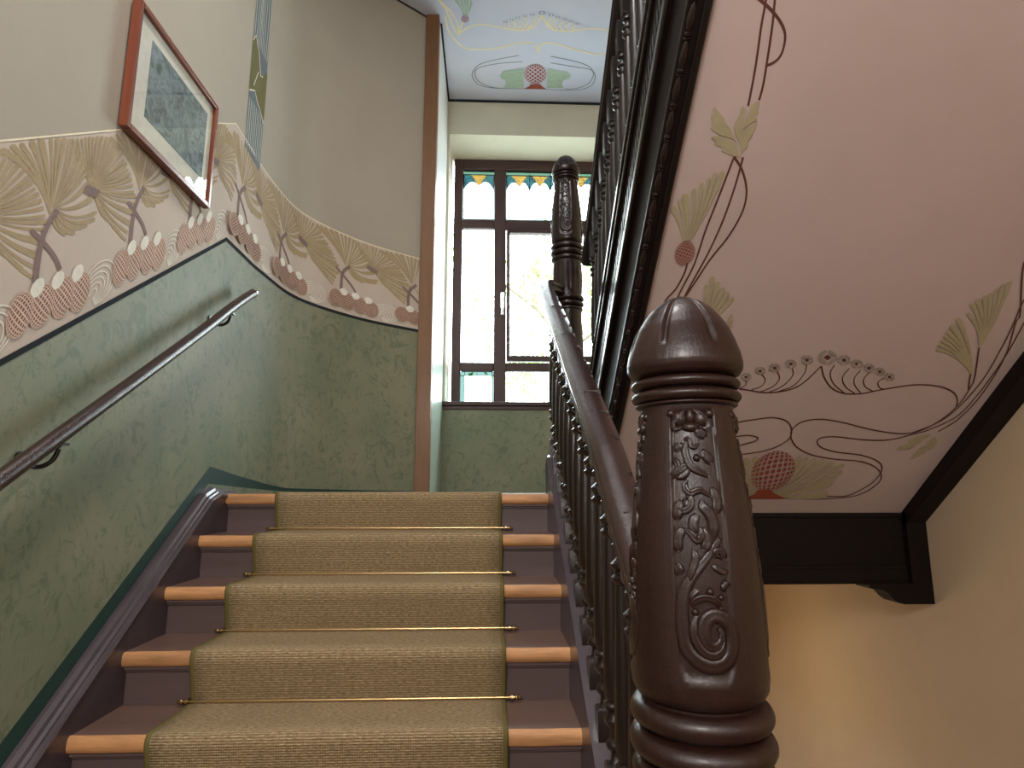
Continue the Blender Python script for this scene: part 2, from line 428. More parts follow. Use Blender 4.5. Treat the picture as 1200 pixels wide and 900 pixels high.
def palm(s0, kx, kt, idx):
    pm = MB()
    def P(p): return (s0 + p[0]*kx, p[1]*kt)
    def fn(s, t, off):
        return wfn(min(s, SMAX), t, off)
    lo = [0.0]
    def fan(base, tips, w1, bend, gaps=3):
        for i, tp in enumerate(tips):
            nb = tips[i+1] if i < len(tips)-1 else tips[i-1]
            dx, dy = (tp[0]-base[0]), tp[1]-base[1]; l = math.hypot(dx, dy)
            w1 = abs((nb[0]-tp[0])*dy - (nb[1]-tp[1])*dx)/l
            w1 = min(max(w1, .016), .034)
            if s0 + tp[0]*kx > SMAX - .004: continue
            g = 0.50 if i % gaps == gaps-1 else 0.70
            bb = bend(i/(len(tips)-1)) if callable(bend) else bend
            pm.finger(P(base), P(tp), .003*kx, w1*g*kx, bb, fn, .0006 + .00003*i + .0004*(idx % 2) + lo[0], 0); lo[0] += .000005
    fan((.018,.41), UP, .030, lambda k: -.16 + .14*k)
    fan((.030,.430), RT[:6], .024, lambda k: -.04 - .10*k)
    fan((.034,.430), RT[6:], .030, lambda k: -.22 - .12*k)
    fan((.185,.470), Q1, .021, lambda k: .05 - .10*k)
    fan((.190,.470), Q2, .027, lambda k: -.04 - .06*k)
    fan((.190,.468), Q3, .027, lambda k: -.10 + .04*k)
    o = pm.build('painted_palm_leaf', 'palm', WALL)
    st = MB(); so = 0.0
    for pts, wd in (([(-.003,.195),(-.004,.293),(.008,.36),(.046,.418)], .022), ([(-.045,.373),(.014,.314),(.063,.256),(.091,.208)], .014), ([(.155,.468),(.222,.436)], .030)):
        if s0 + max(p[0] for p in pts)*kx > SMAX: 
            pts = [p for p in pts if s0 + p[0]*kx < SMAX]
            if len(pts) < 2: continue
        st.ribbon([P(p) for p in catmull(pts, 5)], wd*(kx+1)/2, fn, .0017 + .0004*(idx % 2) + so); so += .0001
    st.build('painted_stalk', 'stalk', WALL)
    cn = MB()
    lay = .0024
    for ci, (cx, cy) in enumerate([(.192,.099),(.118,.109),(.034,.114),(-.045,.118)]):
        if s0 + (cx+.04)*kx > SMAX: continue
        lay += .0002
        if ci: 
            cap = [(cx + .052 + .026*math.cos(a*PI/5), cy + .062 + .030*math.sin(a*PI/5)) for a in range(10)]
            cn.poly([P(p) for p in cap], fn, lay - .0001, 2)
        el = [(cx + .046*math.cos(a*PI/10), cy + .068*math.sin(a*PI/10)) for a in range(20)]
        cn.poly([P(p) for p in el], fn, lay, 1)
        lay += .0001 + (.0036 if kx > 1 else 0)
        for (cell) in cone_cells(7):
            pts = [(cx + .044*a, cy + .066*b) for a, b in cell]
            cn.add([fn(*P(p), lay) for p in pts], [tuple(range(len(pts)))], 0)
    if cn.v: cn.build('painted_pine_cone', ['cone', 'conegap', 'white'], WALL)
    sw = MB()
    for r in range(6):
        rr = .08 - r*.0125
        arc = [(.285 - r*.004 + rr*math.cos(R(a)), .098 - r*.004 + rr*math.sin(R(a))) for a in range(200 if r % 2 else 20, 200 if not r % 2 else 380, 15)] if False else \
              [(.283 - r*.005 + rr*math.cos(R(a)), .100 - r*.006 + rr*.95*math.sin(R(a))) for a in range(-100, 215, 15)]
        if s0 + .365*kx > SMAX: continue
        sw.ribbon([P(p) for p in arc], .0045, fn, .0018)
    if sw.v: sw.build('painted_swirl', 'white', WALL)
def cone_cells(n):
    out = []
    h = 1.0/n
    for i in range(-n, n+1):
        for j in range(-n, n+1):
            cu, cv = (i+j)*h*.95, (i-j)*h*.78
            if math.hypot(cu, cv) > 1.0: continue
            cell = []
            for a, b in ((1, 0), (0, 1), (-1, 0), (0, -1)):
                u, v = cu + a*h*.64, cv + b*h*.52
                r = math.hypot(u, v)
                rr = math.sin(min(r, 1.0)*PI/2*.98) if r > 1e-6 else 0
                k = rr/r if r > 1e-6 else 1
                cell.append((u*k, v*k))
            out.append(cell)
    return out
for i, s0 in enumerate([.533, .953, 1.373, 1.793, 2.227, 2.640]): palm(s0, 1.0, 1.0, i)
for i, s0 in enumerate([3.129, 3.746, 4.399, 5.002]): palm(s0, 1.42, .9, i)

# ---- vertical ribbon painted at the start of the bend
rb = MB()
def wf(s, z, off): return wfz(s, z, off)
sa, sb = 3.142, 3.372
rb.poly([(sa, 3.32), (sb, 3.29), (sb, 3.9), (sb, CEIL-.05), (sa, CEIL-.05), (sa, 3.9)], wf, .0015, 0)
for i in range(9):
    x = sa + .014 + i*.025
    rb.ribbon([(x, 3.33), (x, 3.62)], .0045, wf, .0022, 1)
    rb.ribbon(catmull([(x, 3.99), (x + .012*math.sin(i), 4.25), (x - .01*math.sin(i*2), 4.6), (x, 5.0), (x + .01, CEIL-.08)], 5), .0045, wf, .0022, 1)
rb.poly([(sa-.002, 3.655), (sa+.07, 3.70), (sa+.12, 3.66), (sb+.004, 3.60), (sb+.004, 3.93), (sa+.16, 3.86), (sa+.135, 3.84), (sa+.09, 3.95), (sa+.03, 4.02), (sa-.002, 3.97)], wf, .0028, 2)
rb.ribbon([(sa-.002, 3.655), (sa+.07, 3.70), (sa+.12, 3.66), (sb+.004, 3.60)], .008, wf, .0034, 1)
rb.ribbon([(sa, 3.97), (sa+.03, 4.02), (sa+.09, 3.95), (sa+.135, 3.84), (sa+.17, 3.86)], .008, wf, .0034, 1)
rb.ribbon([(sa+.05, 3.72), (sa+.10, 3.84)], .006, wf, .0034, 1)
rb.build('painted_ribbon', ['blueband', 'white', 'olive'], WALL)

# ------------------------------------------------------------------ corner post, alcove, back wall
p = MB(); p.box(-.565, -.452, 4.80, 4.90, LAND_Z, CEIL, 0)
p.build('trim_1', 'post', kind='structure', bevel=.004)
a = MB()
a.box(-.60, -.45, 4.90, 6.02, 2.723, CEIL, 0); a.box(-.60, -.45, 4.90, 6.02, -.3, 2.723, 1)
M['alcdado'] = flat('daylit_alcove_dado', srgb(176, 196, 184), 0.3)  # dado green paled, window light is part of this colour
a.build('wall_alcove', ['alcove', 'alcdado'], kind='structure')
WX0, WX1, WZ0, WZ1, WY0, WY1 = -.425, 1.83, 2.285, 5.19, 6.0, 6.5
bw = MB()
def wallrect(x0, x1, z0, z1, mi): bw.quad((x0, WY0, z0), (x1, WY0, z0), (x1, WY0, z1), (x0, WY0, z1), mi)
wallrect(-.47, 2.7, -2.3, 1.40, 2); wallrect(-.47, 2.7, 1.40, WZ0, 0)
wallrect(-.47, WX0, WZ0, CEIL, 1); wallrect(WX0, WX1, WZ1, CEIL, 1)
wallrect(WX1, 2.7, WZ0, 2.723, 0); wallrect(WX1, 2.7, 2.723, CEIL, 1)
for x, s_ in ((WX0, 1), (WX1, -1)):
    bw.quad((x, WY0, WZ0), (x, WY1+.15, WZ0), (x, WY1+.15, 2.723), (x, WY0, 2.723), 0)
    bw.quad((x, WY0, 2.723), (x, WY1+.15, 2.723), (x, WY1+.15, WZ1), (x, WY0, WZ1), 3)
bw.quad((WX0, WY0, WZ1), (WX1, WY0, WZ1), (WX1, WY1+.15, WZ1), (WX0, WY1+.15, WZ1), 1)
bw.quad((WX0, WY0, WZ0), (WX1, WY0, WZ0), (WX1, WY1+.15, WZ0), (WX0, WY1+.15, WZ0), 3)
# outer face with the opening
for x0, x1, z0, z1 in ((-1.7, WX0, -2.3, 6), (WX1, 2.9, -2.3, 6), (WX0, WX1, -2.3, WZ0), (WX0, WX1, WZ1, 6)):
    bw.quad((x0, WY1+.15, z0), (x1, WY1+.15, z0), (x1, WY1+.15, z1), (x0, WY1+.15, z1), 3)
bw.build('wall_back', ['dado', 'lintel', 'right', 'border'], kind='structure')
sl = MB(); sl.box(WX0-.03, WX1+.03, WY0-.03, WY1-.02, WZ0-.005, WZ0+.035); sl.box(WX0-.015, WX1+.015, WY0-.012, WY0+.02, WZ0-.045, WZ0-.005)
sl.build('trim_2', 'winframe', kind='structure', bevel=.006)
cv = MB(); cv.box(-.46, 2.6, WY0-.018, WY0, CEIL-.022, CEIL-.006); cv.box(-.452, -.434, 4.9, WY0, CEIL-.022, CEIL-.006)
cv.build('trim_3', 'darkline', kind='structure')

# ------------------------------------------------------------------ window
WN = bpy.data.objects.new('window_1', None); C.objects.link(WN); WN.location = (.71, 6.5, 2.3); WN['kind'] = 'structure'
WINV = Matrix.Translation((-.71, -6.5, -2.3))
def winpart(mb, name, mats, parent=None, **kw):
    mb.v = [(x-.71, y-6.5, z-2.3) for x, y, z in mb.v]
    return mb.build(name, mats, parent or WN, **kw)
Y0, Y1 = 6.49, 6.56
cols = [(-.30, .056), (.189, 1.223), (1.357, 1.735)]
rows = [(2.33, 2.724), (2.82, 4.352), (4.458, 5.065)]
f = MB(); f.box(-.40, -.30, Y0, Y1, 2.3, 5.19); f.box(1.735, 1.83, Y0, Y1, 2.3, 5.19); f.box(-.30, 1.735, Y0, Y1, 5.065, 5.19); f.box(-.30, 1.735, Y0, Y1, 2.3, 2.33)
winpart(f, 'outer_frame', 'winframe', bevel=.01)
for x0, x1 in ((.056, .189), (1.223, 1.357)):
    f = MB(); f.box(x0, x1, Y0-.012, Y1, 2.33, 5.065); winpart(f, 'mullion', 'winframe', bevel=.01)
for z0, z1 in ((2.724, 2.82), (4.352, 4.458)):
    for x0, x1 in cols:
        f = MB(); f.box(x0, x1, Y0-.004, Y1, z0, z1); winpart(f, 'transom', 'winframe', bevel=.01)
# opening sash in the middle
sx0, sx1, sz0, sz1 = .195, 1.217, 2.835, 4.345
f = MB()
for b in ((sx0, sx0+.035, sz0, sz1), (sx1-.035, sx1, sz0, sz1), (sx0+.035, sx1-.035, sz0, sz0+.06), (sx0+.035, sx1-.035, sz1-.045, sz1)):
    f.box(b[0], b[1], Y0-.02, Y1-.01, b[2], b[3])
sash = winpart(f, 'sash', 'winframe', bevel=.006)
h = MB(); h.box(.125, .175, Y0-.034, Y0-.010, 3.42, 3.60); h.box(.135, .165, Y0-.075, Y0-.052, 3.33, 3.53); h.box(.140, .160, Y0-.06, Y0-.03, 3.50, 3.53)
winpart(h, 'window_handle', 'steel', bevel=.006)
def pane(x0, x1, z0, z1, m='clear', y=6.53):
    f = MB(); f.box(x0, x1, y, y+.004, z0, z1); return winpart(f, 'pane', m)
for ci, (x0, x1) in enumerate(cols):
    # clear middle lights
    if ci == 1: pane(sx0+.035, sx1-.035, sz0+.06, sz1-.045)
    else: pane(x0, x1, *rows[1])
    # bottom lights: clear centre with an aqua border
    z0, z1 = rows[0]
    if ci == 1: pane(x0, x1, z0, z1)
    else:
        b = .045
        pane(x0+b, x1-b/3, z0+b, z1-b)
        for q in ((x0, x0+b, z0, z1), (x1-b/3, x1, z0, z1), (x0+b, x1-b/3, z1-b, z1), (x0+b, x1-b/3, z0, z0+b)):
            g = MB(); g.box(q[0], q[1], 6.53, 6.534, q[2], q[3]); winpart(g, 'stained_border_glass', 'gaqua')
        ld = MB()
        for xx in (x0+b, x1-b/3): ld.box(xx-.003, xx+.003, 6.526, 6.538, z0, z1)
        for zz in (z0+b, z1-b): ld.box(x0, x1, 6.526, 6.538, zz-.003, zz+.003)
        for k in range(1, 4):
            xx = x0 + (x1-x0)*k/4; ld.box(xx-.002, xx+.002, 6.526, 6.538, z1-b, z1); ld.box(xx-.002, xx+.002, 6.526, 6.538, z0, z0+b)
        winpart(ld, 'lead_came', 'iron')
    # top lights: fringe of amber fans and teal scallops
    z0, z1 = rows[2]
    n = [1, 4, 1][ci]; u = (x1-x0)/max(n, 1) if ci == 1 else .235
    cx = [(x0+x1)/2] if ci != 1 else [x0 + .152 + .235*k for k in range(4)]
    zt = z1 - .045
    wf2 = lambda x, z, y: (x, y, z)
    g = MB(); g.box(x0, x1, 6.53, 6.534, zt, z1); winpart(g, 'green_border_glass', 'ggreen')
    for c in cx:
        g = MB(); g.prism([(c-.095, zt), (c-.055, zt-.05), (c-.022, zt-.11), (c, zt-.145), (c+.022, zt-.11), (c+.055, zt-.05), (c+.095, zt)], wf2, 6.53, 6.534)
        winpart(g, 'amber_fan_glass', 'gyellow')
    edges = [x0] + [ (a_+b_)/2 for a_, b_ in zip(cx, cx[1:]) ] + [x1]
    def teal(poly):
        g = MB(); g.prism(poly, wf2, 6.531, 6.5345); winpart(g, 'teal_scallop_glass', 'gteal')
    for i, c in enumerate(cx):
        for sgn, ed in ((-1, edges[i]), (1, edges[i+1])):
            d = abs(ed - c)
            if d < .10: d = .1
            pts = [(c+sgn*.095, zt), (c+sgn*.055, zt-.05), (c+sgn*.022, zt-.11), (c+sgn*.004, zt-.145)]
            # concave arc down to the deep point midway
            for k in range(1, 6):
                t = k/6; pts.append((c + sgn*(.004 + (d-.004)*t), zt - .135 - .065*t + .075*math.sin(PI*t)))
            pts += [(c+sgn*d, zt-.20), (c+sgn*d, zt)]
            teal(pts if sgn > 0 else pts)
    g = MB(); g.box(x0, x1, 6.536, 6.539, z0, zt); winpart(g, 'pale_glass_pane', 'clear')
    for q in ((x0, x0+.012, z0, zt), (x1-.012, x1, z0, zt), (x0+.012, x1-.012, z0, z0+.03)):
        g = MB(); g.box(q[0], q[1], 6.530, 6.534, q[2], q[3]); winpart(g, 'aqua_edge_glass', 'gaqua')
    ld = MB(); ld.box(x0, x1, 6.526, 6.54, zt-.002, zt+.002)
    for xx in edges[1:-1]: ld.box(xx-.002, xx+.002, 6.526, 6.54, zt-.19, z1)
    winpart(ld, 'lead_came', 'iron')

# ------------------------------------------------------------------ remaining shell
XW = 2.62
r_ = MB(); r_.box(XW, XW+.2, -2.5, 6.65, -2.3, 6.0); r_.build('wall_right', 'right', kind='structure')
r_ = MB(); r_.box(-1.6, 2.82, -2.7, -2.5, -.4, 6.0); r_.build('wall_rear', 'upper', kind='structure')
ce = MB(); ce.box(-1.6, 2.82, -2.7, 6.65, CEIL, CEIL+.2); CEILO = ce.build('ceiling', 'ceiling', kind='structure')
fl = MB(); fl.box(-1.40, 2.62, -2.5, 1.19, -.22, 0); fl.box(-1.34, .36, 1.19, 1.40, -.22, 0)
fl.build('floor', 'floor', kind='structure')
fl = MB(); fl.box(-1.6, 2.82, -2.7, 6.65, -2.5, -2.3); fl.build('floor', 'floor', kind='structure')
w2 = MB(); w2.box(-1.6, 2.82, -2.7, -2.5, -2.3, -.4); w2.box(-1.6, -1.40, -2.5, 6.2, -2.3, -.4); w2.build('wall_lower', 'right', kind='structure')
# landing floor: follows the bend of the wall
ld = MB()
def up_(u, v, z): return (u, v, z)
poly = [(-1.34, 3.16)] + [q for q in WP if q[1] > 3.2] + [(-.45, 4.85), (-.45, 6.0), (2.62, 6.0), (2.62, 3.74), (.36, 3.74), (.36, 3.19)]
poly = [(x, y) for x, y in poly]
ld.prism(poly, up_, LAND_Z-.20, LAND_Z-.001)
ld.build('floor', 'floor', kind='structure')

# painted ornament on the ceiling
T_S_VINE = [[[0.832,1.585],[0.844,1.626],[0.852,1.685],[0.869,1.778],[0.88,1.871]],[[0.863,1.584],[0.872,1.626],[0.887,1.684],[0.903,1.769],[0.911,1.819],[0.912,1.855]],[[0.78,1.607],[0.828,1.627],[0.877,1.651],[0.919,1.68],[0.938,1.706],[0.942,1.741],[0.928,1.761],[0.901,1.772]],[[0.88,2.01],[0.866,2.113],[0.847,2.246],[0.839,2.356],[0.815,2.447],[0.793,2.529],[0.77,2.617]],[[0.913,2.01],[0.914,2.091],[0.906,2.2],[0.883,2.318],[0.84,2.46],[0.819,2.543],[0.801,2.616]],[[0.88,2.01],[0.925,2.05],[0.963,2.111],[0.971,2.176],[0.946,2.257],[0.898,2.342],[0.865,2.42],[0.83,2.501]],[[0.808,2.356],[0.807,2.394],[0.788,2.454],[0.756,2.502],[0.732,2.588]],[[1.109,2.885],[1.173,2.896],[1.252,2.908],[1.347,2.922],[1.421,2.918],[1.489,2.898],[1.531,2.859],[1.571,2.786]],[[1.571,2.786],[1.613,2.843],[1.677,2.897],[1.751,2.924],[1.836,2.925],[1.931,2.903],[2.069,2.878],[2.193,2.882],[2.287,2.909],[2.342,2.949],[2.366,2.991]],[[1.237,2.861],[1.243,2.884],[1.22,2.903]],[[1.304,2.83],[1.331,2.86],[1.321,2.892],[1.282,2.908]],[[1.371,2.814],[1.397,2.852],[1.38,2.891],[1.331,2.918]],[[1.436,2.796],[1.454,2.836],[1.425,2.891],[1.376,2.918]],[[1.496,2.776],[1.506,2.821],[1.482,2.883],[1.42,2.915]],[[1.633,2.779],[1.631,2.82],[1.673,2.873],[1.749,2.92]],[[1.711,2.796],[1.702,2.842],[1.741,2.889],[1.804,2.923]],[[1.771,2.804],[1.761,2.842],[1.782,2.88],[1.833,2.92]],[[1.822,2.811],[1.81,2.849],[1.839,2.888],[1.89,2.911]],[[1.91,2.841],[1.89,2.864],[1.911,2.891],[1.945,2.902]],[[1.183,3.109],[1.248,3.092],[1.359,3.07],[1.449,3.059],[1.528,3.078],[1.575,3.126],[1.588,3.18],[1.55,3.227],[1.481,3.26],[1.341,3.285],[1.241,3.286]],[[1.237,3.176],[1.3,3.17],[1.362,3.163],[1.416,3.177],[1.408,3.199],[1.365,3.215],[1.314,3.234],[1.232,3.257]],[[1.596,3.18],[1.58,3.126],[1.616,3.081],[1.705,3.067],[1.825,3.085],[1.991,3.124],[2.134,3.147],[2.231,3.145],[2.304,3.104],[2.354,3.034],[2.372,2.966],[2.368,2.892],[2.353,2.837],[2.271,2.69]],[[1.596,3.18],[1.653,3.236],[1.758,3.284],[1.888,3.31],[2.031,3.323],[2.133,3.353],[2.206,3.405],[2.233,3.468],[2.185,3.545],[2.094,3.579],[1.918,3.59],[1.716,3.583],[1.411,3.583]],[[1.962,3.568],[2.089,3.568],[2.167,3.512],[2.203,3.447],[2.197,3.374],[2.142,3.323],[2.027,3.284],[1.883,3.265],[1.786,3.236],[1.748,3.202],[1.757,3.176],[1.836,3.17],[1.993,3.188],[2.125,3.188],[2.223,3.159],[2.315,3.122],[2.408,3.042],[2.431,2.916],[2.429,2.746],[2.404,2.598],[2.372,2.451]],[[2.218,3.15],[2.325,3.086],[2.379,2.999],[2.401,2.852],[2.382,2.703],[2.357,2.592],[2.332,2.514],[2.318,2.452],[2.289,2.38]],[[2.319,2.814],[2.338,2.853],[2.366,2.9]],[[2.364,3.135],[2.416,3.077],[2.446,2.982],[2.447,2.852],[2.422,2.717],[2.361,2.579],[2.352,2.54],[2.239,2.381],[2.204,2.313],[2.164,2.206]]]
T_S_LEAF = [[[0.902,2.01],[0.874,2.006],[0.845,1.999],[0.826,1.992],[0.831,1.984],[0.793,1.975],[0.801,1.968],[0.778,1.957],[0.786,1.953],[0.81,1.952],[0.844,1.961],[0.878,1.977]],[[0.884,1.976],[0.855,1.958],[0.825,1.952],[0.799,1.947],[0.769,1.932],[0.776,1.922],[0.761,1.904],[0.765,1.895],[0.761,1.873],[0.785,1.89],[0.806,1.904],[0.814,1.917],[0.839,1.93],[0.857,1.953]],[[0.903,2.005],[0.888,1.972],[0.864,1.948],[0.85,1.93],[0.849,1.916],[0.854,1.903],[0.86,1.894],[0.855,1.879],[0.863,1.87],[0.875,1.882],[0.878,1.902],[0.882,1.934],[0.89,1.962]],[[0.882,1.934],[0.884,1.902],[0.889,1.884],[0.889,1.869],[0.913,1.855],[0.917,1.87],[0.914,1.877],[0.922,1.888],[0.912,1.897],[0.925,1.906],[0.906,1.914]],[[0.905,2.005],[0.89,1.962],[0.886,1.939],[0.903,1.923],[0.926,1.91],[0.924,1.929],[0.92,1.952],[0.911,1.966],[0.919,1.976],[0.907,1.99]],[[2.365,3.162],[2.4,3.196],[2.403,3.234],[2.385,3.253],[2.348,3.206]],[[2.32,3.177],[2.282,3.174],[2.24,3.187],[2.247,3.212],[2.213,3.225],[2.201,3.248],[2.275,3.244],[2.301,3.219]],[[2.356,3.219],[2.33,3.238],[2.318,3.273],[2.325,3.313],[2.371,3.277],[2.378,3.253]],[[2.341,3.15],[2.295,3.155],[2.249,3.174],[2.32,3.177]]]
T_S_FAN = [[[0.768,2.281],[0.796,2.271],[[0.7,2.169],[0.718,2.147],[0.735,2.132],[0.763,2.114],[0.786,2.093],[0.807,2.077],[0.826,2.064],[0.852,2.059]]],[[2.322,2.819],[2.319,2.807],[[2.074,2.698],[2.069,2.677],[2.072,2.658],[2.073,2.638],[2.072,2.617],[2.078,2.595],[2.086,2.566]]],[[2.26,2.678],[2.273,2.675],[[2.117,2.542],[2.104,2.501],[2.119,2.485],[2.138,2.472],[2.156,2.46],[2.172,2.445],[2.187,2.429],[2.209,2.414]]],[[0.924,2.613],[0.947,2.62],[[0.91,2.444],[0.929,2.414],[0.958,2.434],[0.986,2.455],[1.01,2.473],[1.036,2.493]]],[[1.0,2.68],[1.03,2.687],[[1.06,2.56],[1.07,2.583],[1.076,2.605],[1.077,2.629]]],[[1.642,3.556],[1.697,3.572],[[1.692,3.304],[1.733,3.31],[1.781,3.322],[1.83,3.33],[1.888,3.344],[1.953,3.354],[1.971,3.399],[1.965,3.443],[1.935,3.475],[1.948,3.556]]],[[1.562,3.556],[1.532,3.572],[[1.45,3.311],[1.403,3.319],[1.358,3.335],[1.325,3.359],[1.303,3.396],[1.295,3.448],[1.312,3.501],[1.348,3.556]]]]
T_S_FLOWER = [[[1.23,2.841],[1.262,2.841],[1.221,2.816]],[[1.286,2.81],[1.318,2.81],[1.276,2.786]],[[1.35,2.795],[1.385,2.795],[1.339,2.768]],[[1.419,2.775],[1.453,2.775],[1.407,2.749]],[[1.487,2.755],[1.524,2.755],[1.474,2.727]],[[1.579,2.742],[1.633,2.741],[1.559,2.701]],[[1.664,2.754],[1.702,2.754],[1.65,2.726]],[[1.734,2.772],[1.769,2.772],[1.72,2.746]],[[1.804,2.791],[1.839,2.791],[1.79,2.765]],[[1.866,2.809],[1.898,2.809],[1.852,2.784]],[[1.929,2.836],[1.961,2.836],[1.914,2.811]]]
T_S_CONE = [[[0.786,2.319],[0.822,2.3],[0.765,2.278]],[[1.584,3.391],[1.641,3.285],[1.473,3.305]]]
T_S_BASE = [[[1.465,3.583],[1.497,3.574],[1.541,3.55],[1.547,3.519],[1.627,3.519],[1.656,3.545],[1.722,3.574],[1.726,3.586]]]
T_C_LINE = [[[0.451,4.77],[0.421,4.853],[0.364,4.928],[0.275,4.956],[0.166,4.948],[-0.033,4.907],[-0.141,4.911],[-0.232,4.963],[-0.299,5.04]],[[0.451,4.77],[0.504,4.874],[0.564,4.939],[0.675,4.952],[0.818,4.929],[0.942,4.912],[1.063,4.925],[1.225,4.955],[1.398,4.911]],[[-0.299,5.04],[-0.298,4.905],[-0.347,4.767],[-0.426,4.659],[-0.47,4.575]],[[-0.316,5.016],[-0.354,4.884],[-0.396,4.724],[-0.456,4.617]],[[-0.299,5.04],[-0.266,4.928],[-0.247,4.879]],[[-0.402,4.815],[-0.379,5.006],[-0.295,5.155],[-0.222,5.218],[-0.09,5.221],[0.042,5.203],[0.228,5.135],[0.358,5.111],[0.416,5.14],[0.458,5.238]],[[0.458,5.238],[0.472,5.138],[0.545,5.109],[0.66,5.131],[0.799,5.186],[0.999,5.238],[1.189,5.225]],[[0.131,4.869],[0.161,4.911],[0.148,4.941]],[[0.187,4.848],[0.222,4.897],[0.202,4.946]],[[0.243,4.825],[0.284,4.882],[0.239,4.952]],[[0.304,4.799],[0.333,4.869],[0.284,4.95]],[[0.37,4.78],[0.386,4.855],[0.329,4.941]],[[0.537,4.778],[0.516,4.85],[0.564,4.932]],[[0.598,4.804],[0.566,4.867],[0.61,4.942]],[[0.663,4.825],[0.621,4.881],[0.656,4.948]],[[0.721,4.846],[0.677,4.891],[0.711,4.946]],[[0.782,4.872],[0.733,4.908],[0.764,4.936]]]
T_C_GREY = [[[0.274,5.288],[0.044,5.359],[-0.112,5.436],[-0.179,5.556],[-0.171,5.646],[-0.116,5.738],[0.008,5.781],[0.153,5.788],[0.471,5.782],[0.883,5.785],[1.039,5.714],[1.065,5.588],[1.024,5.479],[0.904,5.376],[0.582,5.287]],[[0.317,5.376],[0.084,5.408],[-0.112,5.479],[-0.154,5.57],[-0.115,5.69],[0.008,5.768],[0.132,5.789]],[[0.591,5.38],[0.833,5.428],[1.009,5.47],[1.038,5.583],[0.994,5.694],[0.88,5.762],[0.777,5.77]]]
T_C_LEAF = [[[0.349,5.767],[0.132,5.776],[0.161,5.711],[0.153,5.649],[0.112,5.635],[0.097,5.584],[0.126,5.514],[0.224,5.495],[0.332,5.468]],[[0.588,5.758],[0.765,5.757],[0.736,5.695],[0.749,5.632],[0.807,5.608],[0.809,5.547],[0.763,5.498],[0.672,5.493],[0.563,5.459]]]
T_C_CONE = [[[0.453,5.546],[0.567,5.541],[0.441,5.394]],[[-0.227,4.836],[-0.192,4.835],[-0.226,4.79]]]
T_C_BASE = [[[0.346,5.78],[0.4,5.746],[0.418,5.707],[0.512,5.703],[0.54,5.74],[0.585,5.771]]]
T_C_FAN = [[[-0.244,4.8],[-0.208,4.798],[[-0.296,4.632],[-0.269,4.588],[-0.234,4.565],[-0.201,4.575],[-0.168,4.605],[-0.163,4.648]]]]
T_C_FLOWER = [[[0.131,4.858],[0.156,4.857],[0.13,4.841]],[[0.187,4.834],[0.212,4.833],[0.186,4.818]],[[0.242,4.809],[0.267,4.808],[0.242,4.792]],[[0.303,4.783],[0.327,4.782],[0.302,4.767]],[[0.368,4.764],[0.395,4.763],[0.367,4.747]],[[0.449,4.74],[0.487,4.739],[0.447,4.716]],[[0.535,4.765],[0.562,4.764],[0.534,4.747]],[[0.596,4.788],[0.621,4.787],[0.594,4.771]],[[0.661,4.808],[0.686,4.807],[0.659,4.792]],[[0.719,4.832],[0.744,4.831],[0.717,4.816]],[[0.78,4.858],[0.805,4.857],[0.778,4.842]]]
def cfn(x, y, off): return (x, y, CEIL - off)
SN = math.sqrt(1 + .78*.78)
def sfn(x, y, off): return (x, y - .78/SN*off, 4.213 - .78*y - off/SN)
def cone_on(mb, spec, fn, off, n, mi):
    (cx, cy), (ax, ay), (bx, by) = spec
    u = (ax-cx, ay-cy); v = (bx-cx, by-cy)
    for cell in cone_cells(n):
        mb.add([fn(cx + a*u[0] + b*v[0], cy + a*u[1] + b*v[1], off) for a, b in cell], [(0, 1, 2, 3)], mi)
def flower_on(mb, spec, fn, off, mi, mc):
    (cx, cy), (ax, ay), (bx, by) = spec
    u = (ax-cx, ay-cy); v = (bx-cx, by-cy)
    P = lambda a, b: (cx + a*u[0] + b*v[0], cy + a*u[1] + b*v[1])
    for q in range(4):
        t = q*PI/2 + PI/4
        pts = []
        for k in range(10):
            g = k*2*PI/10; a0 = .62 + .0*math.cos(g); px = .62 + .20*math.cos(g); py = .52*math.sin(g)
            pts.append(P(px*math.cos(t) - py*math.sin(t), px*math.sin(t) + py*math.cos(t)))
        mb.poly(pts, fn, off + .0001*q, mi)
    mb.poly([P(.33, 0), P(0, .33), P(-.33, 0), P(0, -.33)], fn, off + .0005, mc)
def fan_on(name, specs, fn, off, mat, parent, wk=1.0):
    for b0, b1, tips in specs:
        m = MB(); n = len(tips)
        for i, t in enumerate(tips):
            k = i/(n-1); b = (b0[0] + (b1[0]-b0[0])*k, b0[1] + (b1[1]-b0[1])*k)
            nb = tips[i+1] if i < n-1 else tips[i-1]
            # spacing across the direction of the finger
            dx, dy = t[0]-b[0], t[1]-b[1]; l = math.hypot(dx, dy) or 1
            sp = abs((nb[0]-t[0])*dy - (nb[1]-t[1])*dx)/l
            wb = math.hypot(b1[0]-b0[0], b1[1]-b0[1])/n
            m.finger(b, t, max(wb, .004)*.9, max(sp, .010)*.74*wk, .10 + .06*(.5-k), fn, off + .00005*i)
        m.build(name, mat, parent)
for q, wd, mt in ((T_C_LINE, .016, 'cream'), (T_C_GREY, .010, 'greyline')):
    m = MB()
    for i, l in enumerate(q): m.ribbon(catmull(l, 5), wd if i not in range(7, 20) else wd*.8, cfn, .0015 + .0001*i)
    m.build('painted_vine', mt, CEILO)
m = MB()
for q in T_C_LEAF: m.poly(q, cfn, .0030)
m.build('painted_leaf', 'greenleaf', CEILO)
m = MB()
for q in T_C_CONE: cone_on(m, q, cfn, .0040, 6, 0)
m.poly(T_C_BASE[0], cfn, .0050, 0)
m.build('painted_pine_cone', 'redcone', CEILO)
fan_on('painted_fan_leaf', [[a_, b_, t_] for a_, b_, t_ in T_C_FAN], cfn, .004, 'greenleaf', CEILO)
